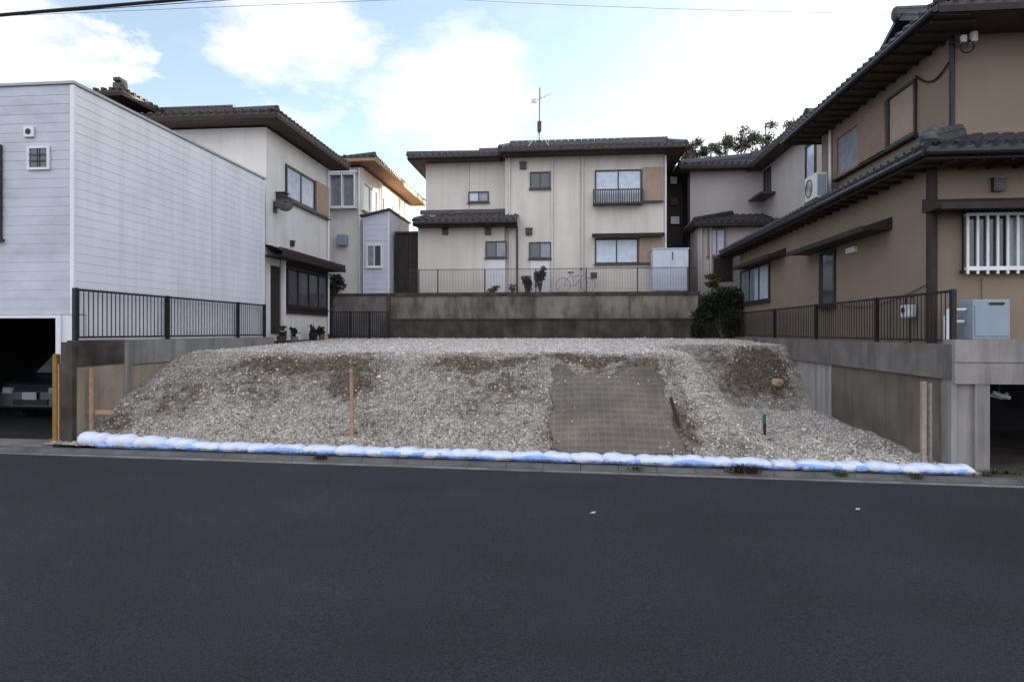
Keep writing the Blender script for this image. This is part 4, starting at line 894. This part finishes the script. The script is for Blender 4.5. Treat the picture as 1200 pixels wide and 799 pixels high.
# water heater, pipes, meter by the fence
zL = 2.06
u0, u1, z0, z1 = rectY(10.75, 1140, 351, 1184, 394)
A = thing('water_heater', 'grey-blue water heater box standing on the concrete ledge in front of the tan house', 'water heater', ((u0+u1)/2, 10.8, zL))
part(MB().box(u0, u1, 10.75, 11.1, zL+.0, z1), 'casing', 'heater', A, bevel=.015); part(MB().box(u0+.03, u1-.03, 10.735, 10.749, zL+.06, z1-.1), 'front_cover', 'heater', A)
part(MB().box(u0+.25, u1-.1, 10.725, 10.748, z1-.085, z1-.05), 'exhaust_slot', 'black', A)
part(MB().tube([(u0-.3, 10.9, zL), (u0-.3, 10.9, zL+.5), (u0-.02, 10.9, zL+.5)], .025).tube([(u0-.22, 10.95, zL), (u0-.22, 10.95, zL+.3), (u0-.02, 10.95, zL+.3)], .03), 'pipe', 'alum', A)
p = W(1062, 366, X=6.3); A = thing('gas_meter', 'pale gas meter on a pipe behind the right railing', 'gas meter', (6.32, p.y, zL))
part(MB().box(6.25, 6.42, p.y-.13, p.y+.13, p.z-.1, p.z+.14), 'meter_body', 'alum', A, bevel=.03); part(MB().tube([(6.33, p.y-.07, 2.0), (6.33, p.y-.07, p.z-.1)], .022).tube([(6.33, p.y+.07, p.z+.14), (6.33, p.y+.07, p.z+.3), (6.44, p.y+.07, p.z+.3)], .02), 'pipe', 'black', A)
part(MB().tube([(6.24, p.y, p.z+.04), (6.235, p.y, p.z+.04)], .06, 14), 'dial', 'glass', A)
A = thing('white_pipe_riser', 'thin white pipe rising behind the corner of the right railing', 'pipe', (6.35, 11.0, zL))
p = W(1108, 370, Y=11.0); part(MB().tube([(p.x, 11.0, 1.95), (p.x, 11.0, p.z), (p.x+.15, 11.0, p.z), (p.x+.15, 11.2, p.z-.05)], .03), 'pipe', 'alum', A)

# right retaining wall, ledge, carport front
RW = thing('right_retaining_wall', 'bare concrete retaining wall with a heavier top band on the right side of the lot', 'retaining wall', (6.2, 14, 0))
zs = W(1100, 443, X=6.06).z
part(MB().box(6.06, 6.46, 10.38, 25, zs, 1.99), 'top_band', 'concrete_mid', RW); 
m = MB(); ys_ = [10.38, 12.55, 15.0, 17.7]
for a, b, mt in zip(ys_, ys_[1:], ('concrete_moss', 'concrete_moss', 'concrete_pale')): part(MB().box(6.13, 6.5, a+.008, b-.008, -.4, zs-.004), 'lower_panel', mt, RW)
part(MB().box(6.15, 6.5, 10.38, 17.7, -.4, zs-.006), 'wall_core', 'concrete', RW)
part(MB().box(6.05, 6.12, 17.7, 17.8, -.2, 1.2), 'end_edge', 'concrete', RW)
fr = railing('black_railing', 'black vertical-bar railing on the concrete ledge beside the tan house', 6.14, 10.42, 22.7, 1.99, 2.86, (10.45, 12.9, 15.9, 19.0, 22.4), .115)
zb0 = W(1150, 450, Y=10.3).z; zb1 = W(1150, 398, Y=10.3).z; zg_ = W(1150, 425, Y=10.3).z; xp = W(1119, 400, Y=10.3).x
CP = thing('concrete_carport', 'concrete beam and pillar of the street-level carport under the tan house', 'carport', (8, 10.6, 0))
part(MB().box(xp, 40, 10.3, 10.62, zb0, zg_-.008).box(xp, 40, 10.29, 10.62, zg_+.008, zb1).box(xp+.01, 40, 10.32, 10.6, zg_-.01, zg_+.01), 'beam', 'concrete', CP)
part(MB().box(6.5, 40, 10.62, 15, zb1-.25, zb1-.06), 'deck', 'concrete_mid', CP)
q0, q1 = W(1143, 500, Y=10.32).x, W(1160, 500, Y=10.32).x
part(MB().box(q0, q1, 10.32, 10.56, -.3, zb0), 'pillar', 'concrete', CP)
part(MB().box(xp-.03, xp+.05, 10.34, 10.6, -.3, zb0), 'pillar', 'concrete', CP)
part(MB().box(6.5, 40, 14.8, 15, -.3, 1.95).box(6.5, 6.6, 10.7, 14.8, -.3, 1.9), 'inner_wall', 'dark', CP)  # inner walls blackened, the carport's shade is in their colour
part(MB().box(xp+.06, q0-.01, 10.5, 10.53, .0, zb0-.45), 'blue_grey_panel', 'glass_plum', CP)
A = thing('white_pipe_bundle', 'small white pipe bundle hung under the carport beam', 'pipes', (q1+.2, 10.9, 1.3))
p = W(1172, 463, Y=10.9); part(MB().tube([(p.x-.12, 10.9, p.z+.05), (p.x-.02, 10.88, p.z), (p.x+.14, 10.9, p.z-.04)], .035).tube([(p.x-.14, 10.95, p.z), (p.x+.05, 10.92, p.z-.05), (p.x+.14, 10.95, p.z+.03)], .025), 'pipe', 'concrete_lt', A); part(MB().tube([(p.x, 10.93, p.z), (p.x, 10.93, zb1-.25)], .01), 'hanger', 'alum_dark', A)

# ------------------------------------------------------------------ sandbags
m = MB()
NB = 29; bx0, bx1 = -8.62, 6.25; rb = random.Random(5)
edges = [bx0+(bx1-bx0)*i/NB+(rb.uniform(-.07, .07) if 0 < i < NB else 0) for i in range(NB+1)]
def bag_mesh(Lx, seed, hh, dd):
    rd = random.Random(seed); m = MB(); n, k = 14, 12; ph = [rd.uniform(0, 6.28) for _ in range(8)]
    for i in range(n+1):
        t = -1+2*i/n; e = max(0.02, (1-abs(t)**6))**.5
        if abs(t) > .86: e = max(e, .5)
        for j in range(k):
            a = 2*math.pi*j/k; ca, sa = math.cos(a), math.sin(a)
            yy = math.copysign(abs(ca)**.8, ca)*dd*(.45+.55*e)*(1+.09*math.sin(5*t+ph[0])+.05*math.sin(3*a+ph[1]+3*t))
            zz = math.copysign(abs(sa)**.8, sa)*hh*e*(1+.13*math.sin(4*t+ph[2]+a)+.06*math.cos(9*t+ph[3]))
            zz = max(zz, -hh*.8)
            m.v.append((t*Lx/2, yy+.015*math.sin(2.5*t+ph[4]), zz+hh*.8))
    for i in range(n):
        for j in range(k): a = i*k+j; b = i*k+(j+1) % k; m.f.append((a, b, b+k, a+k))
    m.f.append(tuple(range(k))[::-1]); m.f.append(tuple(n*k+j for j in range(k)))
    return m
for i in range(NB):
    cx = (edges[i]+edges[i+1])/2; ln = edges[i+1]-edges[i]+.025; 
    if i == 23: ln -= .10
    hh = .13-.012*i if i < 4 else rb.uniform(.076, .086)
    lab = 'white sandbag in the middle run of the row along the gutter'
    if i == 0: lab = 'plump white sandbag at the left end of the row, beside the dark wall end'
    elif i == NB-1: lab = 'white sandbag at the right end of the row, beside the carport pillar'
    elif i == 23: lab = 'shorter white sandbag just left of the weeds growing from the gutter'
    elif i < 4: lab = 'bulky white sandbag in the left quarter of the row, near the first stake'
    elif i > 23: lab = 'white sandbag in the right run of the row, past the gutter weeds'
    o = bag_mesh(ln, i, hh, .15).build('sandbag', 'bag', smooth=True)
    yy = 10.2+rb.uniform(-.02, .02)
    o.location = (cx, yy, road_z(cx)+.05+(.02 if i < 4 else 0)); o.rotation_euler = (rb.uniform(-.05, .05), .0125+rb.uniform(-.02, .02), rb.uniform(-.06, .06))
    tag(o, lab, 'sandbag', 'sandbags along the front of the lot')
# blue sheet under the bags
m = MB(); n = 300; rb = random.Random(9)
for i in range(n+1):
    x = bx0+.35+(bx1-bx0-.5)*i/n; z = road_z(x); w = .5+.5*math.sin(x*2.3)*math.sin(x*5.1+1); lift = .045+.06*w+rb.uniform(0, .012)
    y = 10.05+.015*math.sin(x*11)
    for (yy, zz) in ((y+.25, .052), (y+.03, .052), (y-.005, .052+lift*.6), (y+.01, .055+lift)): m.v.append((x, yy, z+zz))
for i in range(n):
    for j in range(3): a = i*4+j; m.f.append((a, a+4, a+5, a+1))
o = m.build('blue_sheet', 'blue', origin=(0, 10.1, 0), smooth=True); s = o.modifiers.new('t', 'SOLIDIFY'); s.thickness = .004
tag(o, 'long strip of blue sheet showing beneath the row of white sandbags', 'tarpaulin')

# ------------------------------------------------------------------ stakes, rock, stick
def stake(px, pyb, pyt, w, mat, label, lean=(0, 0), Y=None, cat='stake'):
    p = hit(px, pyb) if Y is None else W(px, pyb, Y=Y); top = W(px, pyt, Y=p.y); z = float(height(p.x, p.y))
    x, y, zt = p.x, p.y, top.z; m = MB(); m.bar((x, y, z-.15), (x+lean[0], y+lean[1], zt), w, w, up=(0, 1, 0))
    o = m.build('wooden_stake' if cat == 'stake' else 'green_stake', mat, origin=(x, y, z), bevel=.006)
    tag(o, label, 'stake'); return o
stake(413, 512, 432, .055, 'stake', 'raw wooden stake standing alone in the gravel slope left of centre', (-.02, 0))
stake(107, 500, 432, .05, 'stake', 'raw wooden stake beside the left retaining wall behind the first sandbags', Y=10.55)
stake(1082, 533, 447, .07, 'stake_grey', 'weathered square wooden stake in front of the right retaining wall', Y=10.55)
stake(1090, 530, 449, .045, 'stake_grey', 'thin pale wooden stake right beside the weathered square stake', Y=10.62)
p = W(113, 482, Y=10.62); o = MB().box(p.x-.38, p.x+.36, 10.6, 10.63, p.z-.05, p.z+.03).build('wooden_board', 'stake', origin=tuple(p)); tag(o, 'narrow wooden board fixed level across the first stake at left', 'board')
p = hit(896, 510); z = float(height(p.x, p.y))
A = thing('marker_stake', 'short stake with a green top in the gravel at lower right', 'stake', (p.x, p.y, z))
part(MB().box(p.x-.022, p.x+.022, p.y-.022, p.y+.022, z-.1, z+.24), 'shaft', 'black', A); part(MB().box(p.x-.026, p.x+.026, p.y-.026, p.y+.026, z+.24, z+.42), 'painted_top', 'green', A)
p = hit(797, 500); q = W(786, 466, Y=p.y+.15); o = MB().tube([p+Vector((0, 0, -.05)), q], [.035, .03], 8).build('dark_stick', 'wood_dark', origin=tuple(p)); tag(o, 'dark stick leaning at the right edge of the brown mesh sheet', 'stick')
p = hit(910, 450); o = MB().blob((p.x, p.y-.06, p.z+.05), (.14, .11, .11), 11, 14, 9, .14).build('rock', 'rock', origin=tuple(p)); tag(o, 'pale tan rock lying against the dark soil by the right wall', 'rock')

# ------------------------------------------------------------------ plants
def leaves(m, c, r, n, size, rd, shell=.5):
    for _ in range(n):
        d = Vector([rd.gauss(0, 1) for _ in range(3)]).normalized(); k = rd.random()**shell
        p = Vector((c[0]+d.x*r[0]*k, c[1]+d.y*r[1]*k, c[2]+d.z*r[2]*k)); a = Vector([rd.gauss(0, 1) for _ in range(3)]).normalized()*size*rd.uniform(.5, 1.2); b = a.orthogonal().normalized()*size*rd.uniform(.3, .6)
        m.poly([p-a, p-b, p+a, p+b])
def bush(loc, r, n, mat, label, seed, size=.05, group=None, name='bush'):
    rd = random.Random(seed); B = thing(name, label, 'bush', loc, group); m = MB(); s = MB()
    for k in range(9):
        c = (loc[0]+rd.uniform(-.55, .55)*r[0], loc[1]+rd.uniform(-.5, .5)*r[1], loc[2]+r[2]*rd.uniform(.35, 1.55)); leaves(m, c, (r[0]*.5, r[1]*.5, r[2]*.38), n//9, size, rd)
        s.tube([(loc[0], loc[1], loc[2]), ((loc[0]+c[0])/2, (loc[1]+c[1])/2, loc[2]+(c[2]-loc[2])*.4), c], [.025, .018, .008], 5)
    part(m, 'foliage', mat, B); part(s, 'stem', 'bark', B); return B
bush((W(633, 340, Y=24.1).x, 24.15, 3.7), (.3, .2, .55), 700, 'leaf_dark', 'tall dark bush behind the wire fence in front of the cream house', 1, .06)
bush((W(616, 340, Y=24.1).x, 24.15, 3.7), (.26, .2, .38), 450, 'leaf_dark', 'shorter dark bush left of the tallest bush by the cream house', 2, .06)
bush((W(578, 340, Y=24.1).x, 24.15, 3.7), (.3, .15, .17), 260, 'leaf', 'low green plant under the left window of the cream house', 3, .05)
bush((W(600, 340, Y=24.1).x, 24.2, 3.7), (.2, .15, .2), 160, 'leaf', 'small green plant between the cream house windows', 4, .05)
bush((W(394, 340, Y=24.4).x, 24.4, 3.72), (.42, .2, .5), 700, 'leaf_dark', 'dark leafy bush at the foot of the sunlit-eave house', 5, .07)
bush((W(387, 305, Y=23.5).x, 23.5, 3.0), (.22, .2, .95), 600, 'leaf_dark', 'tall dark shrub rising beside the corner of the stucco house', 6, .07)
bush((W(842, 395, Y=22.9).x+.22, 23.3, 1.95), (.85, .4, 1.25), 7000, 'leaf_dark', 'large dark shrub filling the corner left of the right railing', 7, .055)
bush((W(825, 395, Y=23.2).x, 23.3, 1.9), (.5, .25, .8), 900, 'leaf_dark', 'dark shrub against the right end of the back retaining wall', 9, .08)
bush((W(842, 315, Y=24.0).x, 24.4, 3.85), (.45, .3, .32), 500, 'leaf_yellow', 'yellow-green foliage above the dark corner shrub', 8, .07)
def weed(x, y, z, h, n, mat, label, seed):
    rd = random.Random(seed); m = MB()
    for k in range(n):
        a = rd.uniform(0, 6.28); l = h*rd.uniform(.5, 1.1); w = .008+.01*rd.random(); d = Vector((math.cos(a), math.sin(a)*.6, 0)); b = Vector((x+rd.gauss(0, .05), y+rd.gauss(0, .03), z)); s_ = Vector((-d.y, d.x, 0))*w
        m.poly([b-s_, b+s_, b+d*l*.35+Vector((0, 0, l*.6))+s_, b+d*l*.35+Vector((0, 0, l*.6))-s_]); m.poly([b+d*l*.35+Vector((0, 0, l*.6))-s_, b+d*l*.35+Vector((0, 0, l*.6))+s_, b+d*l*.8+Vector((0, 0, l*.75))])
    tag(m.build('weed', mat, origin=(x, y, z)), label, 'weed', 'weeds in the gutter')
for k, (px, h, mt, lab) in enumerate(((868, .2, 'dryweed', 'dark dead weed in the gutter between two sandbags at right'), (882, .16, 'dryweed', 'reddish dead weed spilling over the gutter right of centre'), (858, .12, 'weed', 'small green weed left of the dead weeds in the gutter'), (376, .09, 'dryweed', 'tiny dark weed in the gutter below the left stake'),
    (745, .08, 'weed', 'tiny green weed in the gutter below the mesh sheet'), (985, .1, 'weed', 'green weed in the gutter in front of the right sandbags'), (1072, .12, 'weed', 'green weed in the gutter below the weathered stake'), (1165, .16, 'weed', 'green weed at the foot of the carport pillar'), (1185, .14, 'weed', 'green weed just inside the carport opening'), (1108, .2, 'weed', 'green weed behind the last sandbag at right'))):
    Yw = 9.9 if px < 1100 else 10.25; x = W(px, 540, Y=Yw).x; weed(x, Yw, road_z(x)+.02, h, 60, mt, lab, k)
# trees on the hill
def tree(px, pyt, Y, r, mat, label, seed, n=1500, sz=.15, zb=8):
    rd = random.Random(seed); top = W(px, pyt, Y=Y); x, z1 = top.x, top.z; T = thing('hill_tree', label, 'tree', (x, Y, zb), 'trees on the hill')
    m, s = MB(), MB(); hh = z1-zb; s.tube([(x, Y, zb-1), (x+.1, Y, zb+hh*.5), (x, Y, z1-.3)], [.2, .13, .04], 7)
    for k in range(16):
        t = rd.uniform(.62, .97); a = rd.uniform(0, 6.28); rr = r*rd.uniform(.3, 1)*(1.1-.6*(t-.55)*2); c = (x+math.cos(a)*rr, Y+math.sin(a)*rr, zb+hh*t)
        s.tube([(x, Y, zb+hh*(t-.12)), c], [.06, .02], 5); leaves(m, c, (r*.42, r*.42, r*.34), n//9, sz, rd, .7)
    part(s, 'trunk', 'bark', T); part(m, 'crown', mat, T)
tree(812, 160, 55, 1.5, 'leaf_red', 'reddish-brown autumn tree on the hill beside the cream house roof', 1, 2200)
tree(832, 166, 56, 1.2, 'leaf', 'low green tree second from the left on the hill', 2, 2000)
tree(850, 150, 54, 1.3, 'leaf', 'sparse green tree between the low tree and the tallest crowns on the hill', 3, 1500)
tree(868, 148, 56, 1.5, 'leaf', 'open-crowned tree with sky showing through, over the grey house roof', 4, 1500)
tree(897, 139, 55, 1.7, 'leaf', 'taller rounded tree against the white sky at right of the grey roof', 5, 2000)
tree(930, 134, 56, 1.5, 'leaf', 'tree partly hidden by the tan house eave at the far right of the hill', 6, 2000)

# ------------------------------------------------------------------ overhead cables
def cable(pts, r, label):
    m = MB(); out = []; n = 24; P0, P1, sag = pts
    for k in range(n+1): t = k/n; p = Vector(P0).lerp(Vector(P1), t); p.z -= sag*4*t*(1-t); out.append(p)
    m.tube(out, r, 6); tag(m.build('overhead_cable', 'cable', origin=tuple(P0)), label, 'cable')
def ext(a, b, t): return a+(b-a)*t
a, b = W(0, 18, Y=7.0), W(200, 1, Y=7.6); cable((ext(a, b, -4), ext(a, b, 6), 0), .021, 'thick black overhead cable crossing the top left of the sky')
a, b = W(0, 19, Y=7.1), W(200, 5, Y=7.75); cable((ext(a, b, -4), ext(a, b, 6), 0), .005, 'thinner black overhead cable just below the thick one at top left')
a, b = W(100, 15, Y=12), W(390, 3, Y=12.6); cable((ext(a, b, -3), ext(a, b, 4), 0), .004, 'faint thin overhead wire at the top left of the sky')
a, b = W(690, 1, Y=14), W(1010, 13, Y=11.8); cable((ext(a, b, -1.5), ext(a, b, 1.3), .12), .0035, 'faint thin overhead wire running to the tan house at top right')

# small scraps of litter on the road
for px, py, sz, lab in ((695, 600, .035, 'small white scrap lying on the asphalt right of the centre'), (1005, 592, .03, 'tiny pale scrap on the asphalt in front of the right wall')):
    p = W(px, py, Z=.005); z = road_z(p.x)+.004; m = MB(); m.poly([(p.x-sz, p.y-.02, z), (p.x+sz*.6, p.y-.03, z+.006), (p.x+sz, p.y+.02, z+.012), (p.x-sz*.4, p.y+.03, z+.004)]); o = m.build('litter', 'concrete_lt', origin=(p.x, p.y, z)); sd_ = o.modifiers.new('t', 'SOLIDIFY'); sd_.thickness = .003; tag(o, lab, 'litter')
